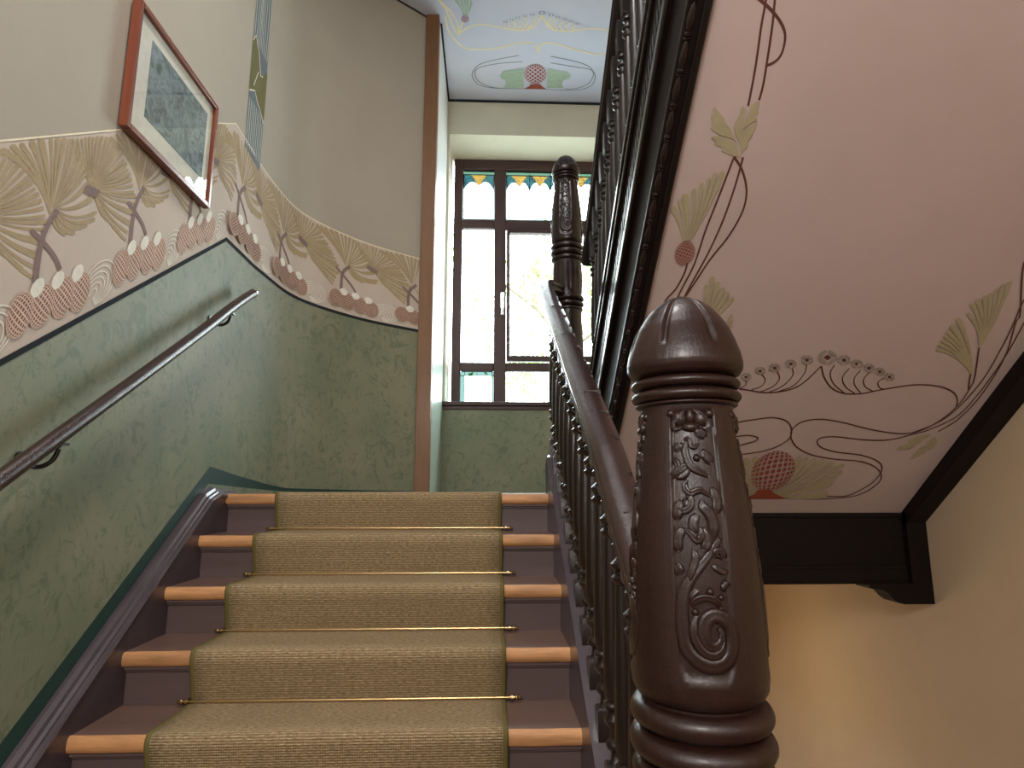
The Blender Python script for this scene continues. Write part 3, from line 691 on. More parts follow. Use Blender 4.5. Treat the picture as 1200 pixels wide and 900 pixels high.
for q in T_C_FLOWER:
    m = MB(); flower_on(m, q, cfn, .0042, 0, 1); m.build('painted_flower', ['lav', 'white'], CEILO)
# ------------------------------------------------------------------ lower staircase
ST = thing('staircase', 'straight flight of brown stairs with worn orange nosings climbing to the window landing', 'staircase', (-.49, 1.3, 0))
def stp(mb, name, mats, parent=None, **kw):
    mb.v = [(x+.49, y-1.3, z) for x, y, z in mb.v]
    return mb.build(name, mats, parent or ST, **kw)
for i in range(-3, 5):
    y, z = nose(i)
    yb = y + GO + .035
    if i == 4: yb = y + .075
    t = MB(); t.box(XL, XR, y+.012, yb, z-.048, z); tr = stp(t, 'tread', 'tread')
    n = MB()
    sec = [(y+.013, z-.05), (y+.002, z-.046), (y-.003, z-.034), (y-.002, z-.012), (y+.004, z-.001), (y+.013, z+.0015)]
    xs = [XL + (XR-XL)*k/24 for k in range(25)]
    vs = []
    for k, x in enumerate(xs):
        j = .0018*noise.noise(Vector((x*9, i*3.1, 0)))
        for yy, zz in sec: vs.append((x, yy + j, zz + j*.6))
    fs = []
    L = len(sec)
    for k in range(24):
        for q in range(L-1): fs.append((k*L+q, (k+1)*L+q, (k+1)*L+q+1, k*L+q+1))
    fs += [tuple(range(L)), tuple(24*L+q for q in range(L-1, -1, -1))]
    n.add(vs, fs); o = stp(n, 'nosing', 'oak', tr, smooth=True, auto=50); o['label'] = 'worn orange-brown front edge of the tread'
    o.matrix_parent_inverse = Matrix.Identity(4)
    r = MB(); r.box(XL, XR, y+.036, y+.055, z-RI, z-.048); stp(r, 'riser', 'riser')
    c = MB(); c.box(XL, XR, y+.014, y+.038, z-.062, z-.049); c.box(XL, XR, y+.024, y+.038, z-.071, z-.062); stp(c, 'cove_moulding', 'riser', bevel=.003)
# wall string with stepped moulding
def ystr(y): return -0.64 + .7*y
s_ = MB()
sec = [(0, -.46), (0, -.052), (.006, -.048), (.008, -.038), (.001, -.031), (-.010, -.029), (-.013, -.022), (-.024, -.018), (-.030, -.006), (-.046, -.001), (-.0595, .0), (-.0595, -.46)]
sv = []
ends = [(1.0, ystr(1.0)), (2.93, ystr(2.93))]
def strsweep(mb, pts, x0):
    vs = []
    for y, z in pts:
        for dx, dz in sec: vs.append((x0 + dx, y, z + dz))
    n = len(sec); fs = []
    for i in range(len(pts)-1):
        for k in range(n):
            k2 = (k+1) % n; fs.append((i*n+k, (i+1)*n+k, (i+1)*n+k2, i*n+k2))
    fs += [tuple(range(n-1, -1, -1)), tuple((len(pts)-1)*n+k for k in range(n))]
    mb.add(vs, fs)
strsweep(s_, [(.9, ystr(.9)), (2.96, ystr(2.985)-.0), (3.05, 1.478), (3.30, 1.462)], XL)
stp(s_, 'wall_string', 'string', bevel=None)
# outer string
def ztop(y): return -.545 + .70*y
o_ = MB()
prof = [(1.13, ztop(1.13)), (3.10, ztop(3.10)), (3.14, 1.64), (3.175, 1.63), (3.19, 1.58), (3.19, 1.22), (1.13, -.02)]
o_.prism(prof, lambda u, v, w_: (w_, u, v), .303, .373)
stp(o_, 'outer_string', 'string', bevel=.006)

# ------------------------------------------------------------------ carpet runner
RX0, RX1 = -1.04, .068
path = [(1.10, .004)]
for i in range(-3, 5):
    y, z = nose(i)
    zb = z - RI + .012
    path += [(y+.026, zb), (y+.018, zb+.02), (y+.006, zb+.07), (y-.006, z-.052), (y-.012, z-.03), (y-.011, z-.008), (y-.004, z+.005), (y+.008, z+.010), (y+.06, z+.009)]
    if i < 4: path += [(y+GO-.02, z+.008), (y+GO+.012, z+.009)]
path += [(4.12, LAND_Z+.008)]
path[0] = (1.0, .008)
def runner_mesh(x0, x1, th, name, mat, parent, nx, lift=0.0):
    arc = [0]
    for a_, b_ in zip(path, path[1:]): arc.append(arc[-1] + math.hypot(b_[0]-a_[0], b_[1]-a_[1]))
    vs = []; uv = []
    for j in range(nx+1):
        x = x0 + (x1-x0)*j/nx
        for k, (y, z) in enumerate(path):
            wob = .0025*noise.noise(Vector((x*2.2, arc[k]*1.3, 3)))
            vs.append((x, y - abs(wob) - lift, z + wob + lift)); uv.append((x, arc[k]))
    n = len(path); fs = [(j*n+k, (j+1)*n+k, (j+1)*n+k+1, j*n+k+1) for j in range(nx) for k in range(n-1)]
    me = bpy.data.meshes.new(name); me.from_pydata(vs, [], fs); me.materials.append(M[mat])
    ul = me.uv_layers.new(name='UVMap')
    for lp in me.loops: ul.data[lp.index].uv = uv[lp.vertex_index]
    for p_ in me.polygons: p_.use_smooth = True
    o = bpy.data.objects.new(name, me); C.objects.link(o); o.parent = parent
    sd = o.modifiers.new('solidify', 'SOLIDIFY'); sd.thickness = th; sd.offset = -1
    return o
RU = thing('stair_runner', 'woven sand-coloured sisal carpet runner with olive binding laid up the stairs', 'carpet')
runner_mesh(RX0, RX1, .007, 'carpet', 'carpet', RU, 14)
runner_mesh(RX0-.002, RX0+.014, .009, 'binding', 'binding', RU, 1, .001)['label'] = 'olive edge binding'
runner_mesh(RX1-.014, RX1+.002, .009, 'binding', 'binding', RU, 1, .001)['label'] = 'olive edge binding'

# ------------------------------------------------------------------ brass stair rods
def rod_parts(t):
    m = MB(); x0, x1 = -1.07, .115; seg = 8
    m.sweep([(.0042*math.cos(2*PI*k/seg), .0042*math.sin(2*PI*k/seg)) for k in range(seg)], [(x0, 0, 0), (x1, 0, 0)])
    m.build('bar', 'brass', t, smooth=True, auto=50)
    for sx, d in ((x0, -1), (x1, 1)):
        f = MB(); prof = [(.0045, 0), (.0085, .002), (.0085, .006), (.005, .010), (.0065, .016), (.004, .021), (.001, .023)]
        vs = []
        for r, z in prof:
            for k in range(10): vs.append((sx + d*(z-.010), r*math.cos(2*PI*k/10), r*math.sin(2*PI*k/10)))
        f.add(vs, [(i*10+k, i*10+(k+1) % 10, (i+1)*10+(k+1) % 10, (i+1)*10+k) for i in range(6) for k in range(10)])
        f.build('finial', 'brass', t, smooth=True)
        b = MB(); bx = sx - d*.022
        b.sweep([(.0085*math.cos(2*PI*k/10), .0085*math.sin(2*PI*k/10)) for k in range(10)], [(bx-.004, 0, 0), (bx+.004, 0, 0)])
        b.box(bx-.004, bx+.004, 0, .030, -.006, .006)
        b.build('rod_bracket', 'brass', t, smooth=True, auto=40)
rodlab = {1: 'lowest brass stair rod in view, across the wide front step of the runner', 2: 'second brass stair rod from the bottom, between lowest two carpeted rises',
          3: 'third brass stair rod from the bottom, one below the topmost', 4: 'topmost brass stair rod, just under the landing edge'}
for i in (1, 2, 3, 4):
    y, z = nose(i)
    t = thing('stair_rod', rodlab[i], 'stair rod', (0, y+.006, z-RI+.017), 'brass stair rods across the runner')
    rod_parts(t)

# ------------------------------------------------------------------ newel posts
def revolve(mb, prof, seg, rfn=None, mi=0):
    vs = []
    for r, z in prof:
        for k in range(seg):
            a_ = 2*PI*k/seg; rr = rfn(r, z, a_) if rfn else r
            vs.append((rr*math.sin(a_), -rr*math.cos(a_), z))     # angle 0 faces -y, + towards +x
    n = len(prof)
    fs = [(i*seg+k, (i+1)*seg+k, (i+1)*seg+(k+1) % seg, i*seg+(k+1) % seg) for i in range(n-1) for k in range(seg)]
    fs += [tuple(k for k in range(seg)), tuple((n-1)*seg+k for k in range(seg-1, -1, -1))]
    mb.add(vs, fs, mi)
KNOB = [(.0015,1.7955),(.010,1.794),(.021,1.790),(.033,1.784),(.0430,1.777),(.054,1.767),(.0655,1.753),(.0785,1.732),(.0875,1.709),(.0935,1.690),(.0962,1.676),(.0970,1.668),(.0955,1.660),(.0905,1.652),(.0839,1.648),(.078,1.646)]
CR = 20.0
def interp(tab, z):
    for (r0, z0), (r1, z1) in zip(tab, tab[1:]):
        if z0 <= z <= z1: return r0 + (r1-r0)*(z-z0)/(z1-z0)
    return tab[0][0] if z < tab[0][1] else tab[-1][0]
BODY = [(.0905,1.142),(.0990,1.150),(.1040,1.160),(.1060,1.178),(.1060,1.210),(.1048,1.27),(.1031,1.321),(.0998,1.37),(.0950,1.425),(.088,1.48),(.081,1.54),(.0758,1.585),(.0762,1.598)]
def torus_prof(z, h, r, rin, n=8):
    return [(rin + (r-rin)*math.sin(PI*k/n)**.55, z + h*k/n) for k in range(n+1)]
CARVE_S = [[0.01,[[7.1,1.39],[-1.1,1.372],[-8.6,1.356],[-18.4,1.337],[-25.9,1.316],[-29.1,1.293],[-29.5,1.261],[-27.2,1.235],[-20.3,1.219],[-9.7,1.21],[0.3,1.212],[8.0,1.224],[11.0,1.243],[9.8,1.263],[4.1,1.276],[-3.6,1.28],[-10.2,1.272],[-12.6,1.254],[-9.9,1.24],[-3.9,1.236],[1.5,1.244],[2.2,1.256],[-1.0,1.263]]],[0.008,[[-6.9,1.447],[-6.7,1.437],[-2.0,1.427],[1.1,1.416],[1.8,1.401],[-1.1,1.386]]],[0.006,[[-19.2,1.537],[-21.1,1.523],[-20.0,1.511],[-16.3,1.498],[-8.6,1.49],[2.2,1.481]]],[0.004,[[-22.6,1.539],[-17.3,1.541],[-15.3,1.536],[-14.3,1.529],[-10.1,1.528],[-5.0,1.533]]],[0.005,[[-19.4,1.476],[-22.6,1.471],[-22.0,1.462],[-17.4,1.456],[-13.1,1.459],[-7.0,1.46],[2.5,1.45]]],[0.005,[[-34.6,1.435],[-27.1,1.429],[-19.8,1.433],[-16.9,1.443],[-19.3,1.451],[-23.5,1.449]]],[0.006,[[-36.1,1.478],[-32.8,1.487],[-26.1,1.492],[-22.0,1.497],[-17.1,1.497]]],[0.005,[[-34.4,1.511],[-30.1,1.502],[-29.4,1.491],[-32.0,1.478]]],[0.006,[[-18.0,1.373],[-16.1,1.36],[-19.2,1.344],[-24.5,1.323]]],[0.005,[[-24.8,1.403],[-19.1,1.396],[-14.2,1.386],[-9.9,1.392],[-11.0,1.401],[-15.9,1.399]]],[0.005,[[-22.7,1.291],[-18.1,1.3],[-10.4,1.305],[-1.6,1.301],[2.7,1.29]]],[0.006,[[-16.7,1.283],[-20.2,1.267],[-20.1,1.249],[-15.0,1.232],[-6.8,1.224],[1.0,1.23],[5.3,1.246]]],[0.004,[[11.7,1.343],[6.4,1.341],[1.7,1.346],[-2.8,1.35]]],[0.004,[[-13.8,1.317],[-19.7,1.31],[-22.9,1.298]]]]
CARVE_B = [[0.013,0.015,[-27.4,1.574]],[0.013,0.015,[-0.2,1.573]],[0.008,0.014,[-13.8,1.577]],[0.015,0.008,[-14.0,1.559]],[0.008,0.008,[-37.1,1.582]],[0.008,0.008,[10.3,1.581]],[0.006,0.006,[-5.7,1.313]],[0.005,0.005,[3.2,1.305]],[0.006,0.006,[-18.5,1.284]],[0.008,0.01,[-21.8,1.44]],[0.006,0.006,[-9.3,1.51]]]
def make_newel(base_drop, mat, label, loc, fine=True):
    T = thing('newel_post', label, 'newel post', loc)
    seg = 112 if fine else 48
    # knob with seven gouged grooves
    mb = MB()
    def kr(r, z, a_):
        a0 = R(14.5 - 0)
        d = ((a_ - a0 + PI/7) % (2*PI/7)) - PI/7
        if z < 1.694 or r < .012: return r
        w_ = (.0035 + .0035*min(1, (1.792-z)/.07))/max(r, .02)
        e_ = min(1, (z-1.694)/.010) * min(1, (1.792-z)/.008)
        return r - .0075*max(0, 1-(d/w_)**2)*max(0, e_) if abs(d) < w_ else r
    kp = []
    for (r0, z0), (r1, z1) in zip(KNOB, KNOB[1:]):
        for k in range(3): kp.append((r0 + (r1-r0)*k/3, z0 + (z1-z0)*k/3))
    kp.append(KNOB[-1])
    revolve(mb, kp, 210 if fine else 84, kr); mb.build('knob', mat, T, smooth=True)
    # rings
    for z0, h, r, rin in ((1.626, .019, .0905, .080), (1.604, .020, .0912, .080), (1.596, .009, .0845, .074),
                          (1.101, .038, .1095, .094), (1.056, .042, .1115, .094), (1.018, .036, .1085, .092)):
        mb = MB(); revolve(mb, torus_prof(z0, h, r, rin), seg); mb.build('ring', mat, T, smooth=True)
    # carved body: four sunk panels
    mb = MB()
    tab = BODY
    zs = [1.142 + (1.598-1.142)*k/76 for k in range(77)]
    def inpanel(a_, z):
        r = interp(tab, z)
        d = ((math.degrees(a_) + 11 + 45) % 90) - 45
        hw = 22 + 4*(z-1.2)/.38
        zb = 1.188; zt = 1.588
        e = hw - abs(d)
        # rounded bottom corners
        if z < zb + .03: e = min(e, hw - abs(d) - (1 - math.sqrt(max(0, 1-((zb+.03-z)/.03)**2)))*9)
        if z < zb or z > zt or e < 0: return 0.0
        return min(1, e/1.3, (z-zb)/.004, (zt-z)/.005)
    def br(r, z, a_):
        p_ = inpanel(a_, z)
        gr = 0.0
        return r - .0045*p_
    revolve(mb, [(interp(tab, z), z) for z in zs], 320 if fine else 90, br)
    # collar closing under the rings
    mb.lathe([(.088, 1.010), (.090, 1.142)], 40)
    mb.lathe([(.078, 1.598), (.074, 1.648)], 40)
    body = mb.build('carved_shaft', mat, T, smooth=True, auto=60)
    # carving relief on each panel
    def cf(th, z, off):
        a_ = R(th); r = interp(tab, z) - .0045 + off
        return Vector((r*math.sin(a_), -r*math.cos(a_), z))
    def ridge(mb, pts, wd, ht):
        P = catmull([tuple(p_) for p_ in pts], 4 if fine else 2); n = len(P)
        vs = []
        for i, (th, z) in enumerate(P):
            a0 = P[max(i-1, 0)]; b0 = P[min(i+1, n-1)]; r = interp(tab, z)
            dx = R(b0[0]-a0[0])*r; dz = b0[1]-a0[1]; l = math.hypot(dx, dz) or 1
            k = i/(n-1); tp = min(1, .35 + 3*k, .35 + 3.0*(1-k))
            for q, hh in ((-1, -.001), (-.84, .80), (-.35, .72), (.25, .82), (.80, 1.0), (1, -.001)):
                ww = wd*.5*tp*q
                vs.append(tuple(cf(th + math.degrees(-dz/l*ww/r), z + dx/l*ww, ht*hh*tp)))
        fs = [(i*6+q, i*6+q+1, (i+1)*6+q+1, (i+1)*6+q) for i in range(n-1) for q in range(5)]
        fs += [tuple(range(6)), tuple((n-1)*6+q for q in range(5, -1, -1))]
        mb.add(vs, fs)
    def blob(mb, th, z, a_, b_, ht, nx=8):
        vs = [tuple(cf(th, z, ht))]; r = interp(tab, z)
        for ring, hh in ((.5, .82), (.85, .45), (1.0, -.001)):
            for k in range(12):
                g = 2*PI*k/12
                vs.append(tuple(cf(th + math.degrees(a_*ring*math.cos(g)/r), z + b_*ring*math.sin(g), ht*hh)))
        fs = [(0, 1+k, 1+(k+1) % 12) for k in range(12)]
        for q in range(2): fs += [(1+q*12+k, 1+(q+1)*12+k, 1+(q+1)*12+(k+1) % 12, 1+q*12+(k+1) % 12) for k in range(12)]
        mb.add(vs, fs)
    mb = MB()
    for wd, pts in CARVE_S: ridge(mb, pts, wd*2.2, .0066)
    for a_, b_, (th, z) in CARVE_B: blob(mb, th, z, a_*1.05, b_*1.05, .009 if z > 1.53 else .006)
    for pts in ([(-19,1.497),(-25,1.484),(-33,1.487)], [(-9,1.545),(-3,1.550),(3,1.541)], [(-5,1.517),(1,1.514),(7,1.500)], [(-12,1.425),(-17,1.410),(-14,1.394)],
                [(-1,1.362),(5,1.371),(9,1.358)], [(-26,1.405),(-31,1.388),(-30,1.368)], [(-33,1.352),(-29,1.335)], [(5,1.325),(10,1.318)], [(-30,1.535),(-27,1.520)], [(4,1.465),(8,1.445),(5,1.425)],
                [(-9,1.405),(-5,1.385),(-9,1.370)], [(-27,1.445),(-31,1.430),(-30,1.415)]):
        ridge(mb, pts, .017, .0052)
    # leaf lobe veins of the acanthus at the panel head
    for q in (-1, 1):
        ridge(mb, [(-13.8 + q*3, 1.588), (-13.8 + q*10, 1.580), (-13.8 + q*19, 1.566), (-13.8 + q*17, 1.556), (-13.8 + q*9, 1.560)], .006, .010)
    # panel margin beads
    for q in (-1, 1):
        ridge(mb, [(-11 + q*(22.8 + 4*(z-1.2)/.38), z) for z in (1.20, 1.28, 1.36, 1.44, 1.52, 1.585)], .0028, .0056)
    ca = mb.build('carved_scrollwork', mat, T, smooth=True)
    for k in (1, 2, 3): copyo(ca, T, Matrix.Rotation(k*PI/2, 4, 'Z'))
    # fluted drum
    mb = MB()
    def fr(r, z, a_):
        d = ((a_ + PI/12) % (PI/6)) - PI/12
        e_ = min(1, (z-.80)/.015, (.995-z)/.015)
        return r - (.005*max(0, 1-(d/.11)**2)*max(0, e_) if abs(d) < .11 else 0)
    revolve(mb, [(.094 + .006*math.sin(PI*(z-.78)/.24), z) for z in [.78 + .24*k/24 for k in range(25)]], 120 if fine else 60, fr)
    mb.build('fluted_drum', mat, T, smooth=True, auto=60)
    for z0, h, r, rin in ((.742, .040, .108, .09), (.705, .036, .106, .09), (.675, .028, .100, .088)):
        mb = MB(); revolve(mb, torus_prof(z0, h, r, rin), 48); mb.build('ring', mat, T, smooth=True)
    bz = -base_drop
    mb = MB(); mb.lathe([(.085, bz+.30), (.098, bz+.36), (.100, .45), (.090, .64), (.094, .69)], 40)
    mb.build('lower_shaft', mat, T, smooth=True, auto=50)
    mb = MB(); mb.box(-.105, .105, -.105, .105, bz+.02, bz+.32); mb.box(-.12, .12, -.12, .12, bz, bz+.08)
    mb.build('plinth', mat, T, bevel=.008)
    return T
make_newel(0.0, 'newel', 'large carved acorn-topped newel post in the right foreground', (.338, 1.03, 0))
make_newel(.50, 'dark', 'far carved newel post on the landing, silhouetted against the window', (.523, 3.90, 1.962-.02), fine=False)

# ------------------------------------------------------------------ balusters
def baluster_meshes(H, mat):
    """turned baluster of height H (vertical), square blocks, flared rings, long tapered vase"""
    q = math.sqrt(2)
    mb = MB()
    mb.lathe([(.028*q, -.06), (.028*q, .050), (.024*q, .056)], 4, phase=.5, off=(0, 0, 0))
    mb.lathe([(.024*q, H-.108), (.028*q, H-.10), (.028*q, H+.06)], 4, phase=.5)
    vase = [(.022, .210), (.029, .225), (.0305, .26), (.030, .32), (.0275, .42), (.024, .50), (.020, H-.255), (.018, H-.225)]
    mb.lathe(vase, 12)
    low = [(.022, .054), (.013, .066), (.012, .085), (.022, .095), (.024, .103), (.022, .111), (.012, .120), (.0125, .140), (.0255, .160), (.0265, .166), (.020, .176), (.020, .188), (.0265, .196), (.0265, .202), (.018, .212)]
    top = [(.013, H-.228), (.024, H-.214), (.025, H-.206), (.018, H-.198), (.018, H-.190), (.0255, H-.180), (.0255, H-.172), (.012, H-.158), (.012, H-.142), (.022, H-.134), (.022, H-.124), (.014, H-.116), (.020, H-.106)]
    mb.lathe([(a_*1.18, b_) for a_, b_ in low], 12); mb.lathe([(a_*1.18, b_) for a_, b_ in top], 12)
    me = mb.build('baluster', mat, None, smooth=True, auto=40)
    return me
LR = thing('stair_railing', 'dark railing of turned balusters and broad moulded handrail beside the carpeted flight', 'railing', (.338, 1.1, 0))
# handrail path measured along its centre line (X = .335)
HP = [(.338, 1.06, 1.105), (.336, 1.25, 1.225), (.335, 1.416, 1.335), (.335, 1.60, 1.470), (.335, 1.762, 1.590), (.335, 2.099, 1.796), (.335, 2.762, 2.202), (.335, 3.30, 2.52), (.338, 3.56, 2.665), (.355, 3.66, 2.715), (.40, 3.74, 2.74), (.46, 3.84, 2.75)]
rsec = [(-.040, -.030), (-.044, -.018), (-.038, -.012), (-.038, -.004), (-.046, .002), (-.047, .014), (-.040, .026), (-.024, .036), (0, .040), (.024, .036), (.040, .026), (.047, .014), (.046, .002), (.038, -.004), (.038, -.012), (.044, -.018), (.040, -.030), (.022, -.036), (-.022, -.036)]
m = MB(); m.sweep([(a_*1.0, b_*1.05) for a_, b_ in rsec], catmull([(x-.338, y-1.1, z) for x, y, z in HP], 6)); m.build('handrail', 'rail', LR, smooth=True, auto=50)
def railz(y):
    for (x0, y0, z0), (x1, y1, z1) in zip(HP, HP[1:]):
        if y0 <= y <= y1: return z0 + (z1-z0)*(y-y0)/(y1-y0)
    return HP[0][2]
cache = {}
def put_baluster(T, x, y, z0, H, mat, origin):
    key = (round(H, 2), mat)
    if key not in cache:
        cache[key] = o = baluster_meshes(key[0], mat)
    else:
        o = copyo(cache[key])
    o.parent = T; o.location = (x-origin[0], y-origin[1], z0-origin[2])
y = 1.20
while y < 3.20:
    zb = ztop(y) + .012
    put_baluster(LR, .345, y, zb, railz(y)-.03-zb, 'dark', (.338, 1.1, 0)); y += .1385

# ------------------------------------------------------------------ upper staircase
US = thing('upper_staircase', 'upper flight seen from below with pinkish painted underside and dark carved outer string', 'staircase', (.6, 3.7, 0))
UO = (.6, 3.7, 0)
def usp(mb, name, mats, parent=None, **kw):
    mb.v = [(x-UO[0], y-UO[1], z-UO[2]) for x, y, z in mb.v]
    return mb.build(name, mats, parent or US, **kw)
YB, YT = 3.70, -.9
def bl(b, y): return b - .78*y
m = MB()
m.add([(.66, YB, bl(4.213, YB)), (2.56, YB, bl(4.213, YB)), (2.56, YT, bl(4.213, YT)), (.66, YT, bl(4.213, YT)),
       (.66, YB, bl(4.28, YB)), (2.56, YB, bl(4.28, YB)), (2.56, YT, bl(4.28, YT)), (.66, YT, bl(4.28, YT))],
      [(0, 1, 2, 3), (7, 6, 5, 4), (0, 4, 5, 1), (1, 5, 6, 2), (2, 6, 7, 3), (3, 7, 4, 0)])
SOF = usp(m, 'soffit', 'soffit')
SOF['label'] = 'pinkish plaster underside with painted vines'
def band(mb, x0, x1, b0, b1, y0=YB, y1=YT, mi=0):
    vs = []
    for y in (y0, y1):
        vs += [(x0, y, bl(b0, y)), (x1, y, bl(b0, y)), (x1, y, bl(b1, y)), (x0, y, bl(b1, y))]
    mb.add(vs, [(0, 1, 2, 3), (7, 6, 5, 4), (0, 4, 5, 1), (1, 5, 6, 2), (2, 6, 7, 3), (3, 7, 4, 0)], mi)
m = MB(); band(m, .61, .676, 4.18, 4.88); usp(m, 'outer_string', 'matblack', bevel=.004)
m = MB(); band(m, .585, .625, 4.845, 4.885); band(m, .592, .62, 4.80, 4.845); usp(m, 'string_capping', 'glossdark', bevel=.006)
m = MB(); band(m, .580, .622, 4.455, 4.515); band(m, .59, .62, 4.515, 4.545); usp(m, 'string_moulding', 'glossdark', bevel=.010)
m = MB(); band(m, .598, .620, 4.195, 4.215); band(m, .645, .672, 4.165, 4.185); usp(m, 'bottom_bead', 'black', bevel=.005)
# dentils, too small to pick apart
m = MB(); y = YB - .05
while y > .6:
    for_b = [(y, 4.60), (y, 4.665), (y-.018, 4.665), (y-.018, 4.60)]
    m.add([(xx, yy, bl(b_, yy)) for xx in (.612, .596) for yy, b_ in for_b], [(0, 1, 2, 3), (7, 6, 5, 4), (0, 4, 5, 1), (1, 5, 6, 2), (2, 6, 7, 3), (3, 7, 4, 0)])
    y -= .033
o = usp(m, 'dentil_strip', 'black'); o['kind'] = 'stuff'
# bead and reel moulding along the lower corner
sl_a = math.atan(.78)
def reel():
    L = .104; m = MB()
    pr = [(.005, 0), (.012, .002), (.013, .006), (.007, .010), (.013, .014), (.013, .020), (.007, .024), (.010, .030), (.0135, .050), (.0135, .062), (.010, .090), (.005, L)]
    m.lathe(pr, 10); return m.build('bead_and_reel', 'dark', US, smooth=True, auto=50)
r0 = None; k = 0
y = 3.62
while y > 0.7:
    xx, bb = .618, 4.185
    mat4 = Matrix.Translation((xx-UO[0], y-UO[1], bl(bb, y))) @ Matrix.Rotation(PI/2 - sl_a, 4, 'X')
    if r0 is None: r0 = reel(); r0.matrix_local = mat4
    else: copyo(r0, US, mat4)
    y -= .0835
# wall string along the right wall
m = MB(); band(m, 2.50, 2.62, 4.125, 4.30); usp(m, 'wall_string', 'matblack', bevel=.004)
# steps on top, seen only from the side
uy, uz = 3.66, LAND_Z
for k in range(19):
    y0 = 3.66 - k*.2335; z1 = LAND_Z + (k+1)*.182
    m = MB(); m.box(.677, 2.50, y0-.26, y0+.02, z1-.04, z1); usp(m, 'tread', 'tread')
    m = MB(); m.box(.677, 2.50, y0-.018, y0, z1-.182, z1-.04); usp(m, 'riser', 'riser')
# painted ornament on the soffit
def sfl(x, y, off):
    a_ = sfn(x, y, off); return (a_[0]-UO[0], a_[1]-UO[1], a_[2]-UO[2])
for i, l in enumerate(T_S_VINE):
    m = MB(); sub = 9 <= i <= 18
    m.ribbon(catmull(l, 6), .0075 if i < 7 else (.0052 if sub else .0072), sfl, .0012 + .00006*i)
    m.build('painted_vine', 'vine', US)
for i, q in enumerate(T_S_LEAF):
    m = MB(); m.poly(q, sfl, .003 + .0002*i); m.build('painted_leaf', 'sage', US)
fan_on('painted_fan_leaf', T_S_FAN, sfl, .0045, 'sage', US)
for q in T_S_CONE:
    m = MB(); cone_on(m, q, sfl, .0062, 7, 0); m.build('painted_pine_cone', 'redcone', US)
m = MB(); m.poly(T_S_BASE[0], sfl, .0064); m.build('painted_cone_base', 'redcone', US)
for q in T_S_FLOWER:
    m = MB(); flower_on(m, q, sfl, .004, 0, 1); m.build('painted_flower', ['petal', 'vine'], US)

# beam at the landing edge with shaped bracket on the right wall
m = MB()
m.box(.36, 2.50, 3.70, 3.78, .93, 1.33); m.box(.36, 2.50, 3.688, 3.70, 1.30, 1.327); m.box(.36, 2.50, 3.690, 3.70, .93, 1.02); m.box(.36, 2.50, 3.684, 3.70, 1.00, 1.02)
m.box(.36, 2.50, 3.694, 3.79, .915, .935)
m.build('trim_4', 'matblack', kind='structure', bevel=.004)
m = MB()
m.prism([(2.20, .92), (2.62, .92), (2.62, .805), (2.44, .805), (2.405, .812), (2.375, .835), (2.35, .865), (2.32, .885), (2.28, .892), (2.24, .895), (2.235, .915), (2.20, .915)], lambda u, v, w_: (u, w_, v), 3.66, 3.80)
m.box(2.50, 2.62, 3.66, 3.80, .92, 1.33)
m.build('trim_5', 'matblack', kind='structure', bevel=.005)

# upper railing
UR = thing('stair_railing', 'dark railing of turned balusters rising steeply overhead toward the camera', 'railing', (.64, 3.70, 0))
def uprail_b(y): return 5.80
m = MB()
pts = [(.64, 3.72, bl(5.80, 3.72)-.03), (.64, 3.60, bl(5.80, 3.6)), (.64, 2.0, bl(5.80, 2.0)), (.64, .0, bl(5.80, 0)), (.64, -.9, bl(5.80, -.9))]
pts = [(x-.64, y-3.70, z) for x, y, z in pts]
m.sweep([(a_*.95, b_+.045) for a_, b_ in rsec], pts); m.build('handrail', 'black', UR, smooth=True, auto=50)
y = 3.56
while y > -.3:
    zb = bl(4.885, y)
    put_baluster(UR, .645, y, zb, .86, 'black', (.64, 3.70, 0)); y -= .1285

# ------------------------------------------------------------------ wall handrail
WH = thing('wall_handrail', 'round polished brown handrail on black iron brackets along green left wall', 'handrail', (-1.26, .5, 0))
pts = [(-1.26, .30, .60), (-1.26, 1.0, 1.058), (-1.26, 1.659, 1.488), (-1.26, 2.20, 1.840), (-1.26, 2.702, 2.170), (-1.26, 2.96, 2.345), (-1.26, 3.12, 2.447), (-1.26, 3.205, 2.497)]
m = MB(); m.tube(catmull([(x+1.26, y-.5, z) for x, y, z in pts], 4), .0235, 20); m.build('rail', 'rail', WH, smooth=True, auto=50)
m = MB(); d = Vector((0, .085, .050)).normalized(); e = Vector((0, 2.705, 2.497))
m.tube([e, e + d*.012, ], .0245, 20); m.tube([e + d*.012, e + d*.018], .019, 20); m.build('end_cap', 'steel', WH, smooth=True, auto=40)['label'] = 'bright metal end cap'
for yy in (2.95, 1.86, .75):
    zz = None
    for a_, b_ in zip(pts, pts[1:]):
        if a_[1] <= yy <= b_[1]: zz = a_[2] + (b_[2]-a_[2])*(yy-a_[1])/(b_[1]-a_[1])
    m = MB(); o3 = Vector((1.26, -.5, 0))
    arm = catmull([(-1.26, yy, zz-.022), (-1.26, yy, zz-.045), (-1.268, yy-.01, zz-.075), (-1.29, yy-.025, zz-.092), (-1.32, yy-.035, zz-.086), (-1.337, yy-.038, zz-.070)], 5)
    m.tube([tuple(Vector(p_)+o3) for p_ in arm], .007, 10)
    b = m.build('bracket', 'iron', WH, smooth=True, auto=50)
    m = MB(); m.sweep([(.022*math.cos(2*PI*k/14), .022*math.sin(2*PI*k/14)) for k in range(14)], [tuple(Vector((-1.339, yy-.038, zz-.070))+o3), tuple(Vector((-1.332, yy-.038, zz-.070))+o3)], up=Vector((0, 0, 1)))
    m.build('wall_rose', 'iron', b, smooth=True, auto=40)
    m = MB(); m.box(-.012, .012, yy-.5-.03, yy-.5+.03, zz-.028, zz-.020)
    m.build('saddle_plate', 'iron', b)

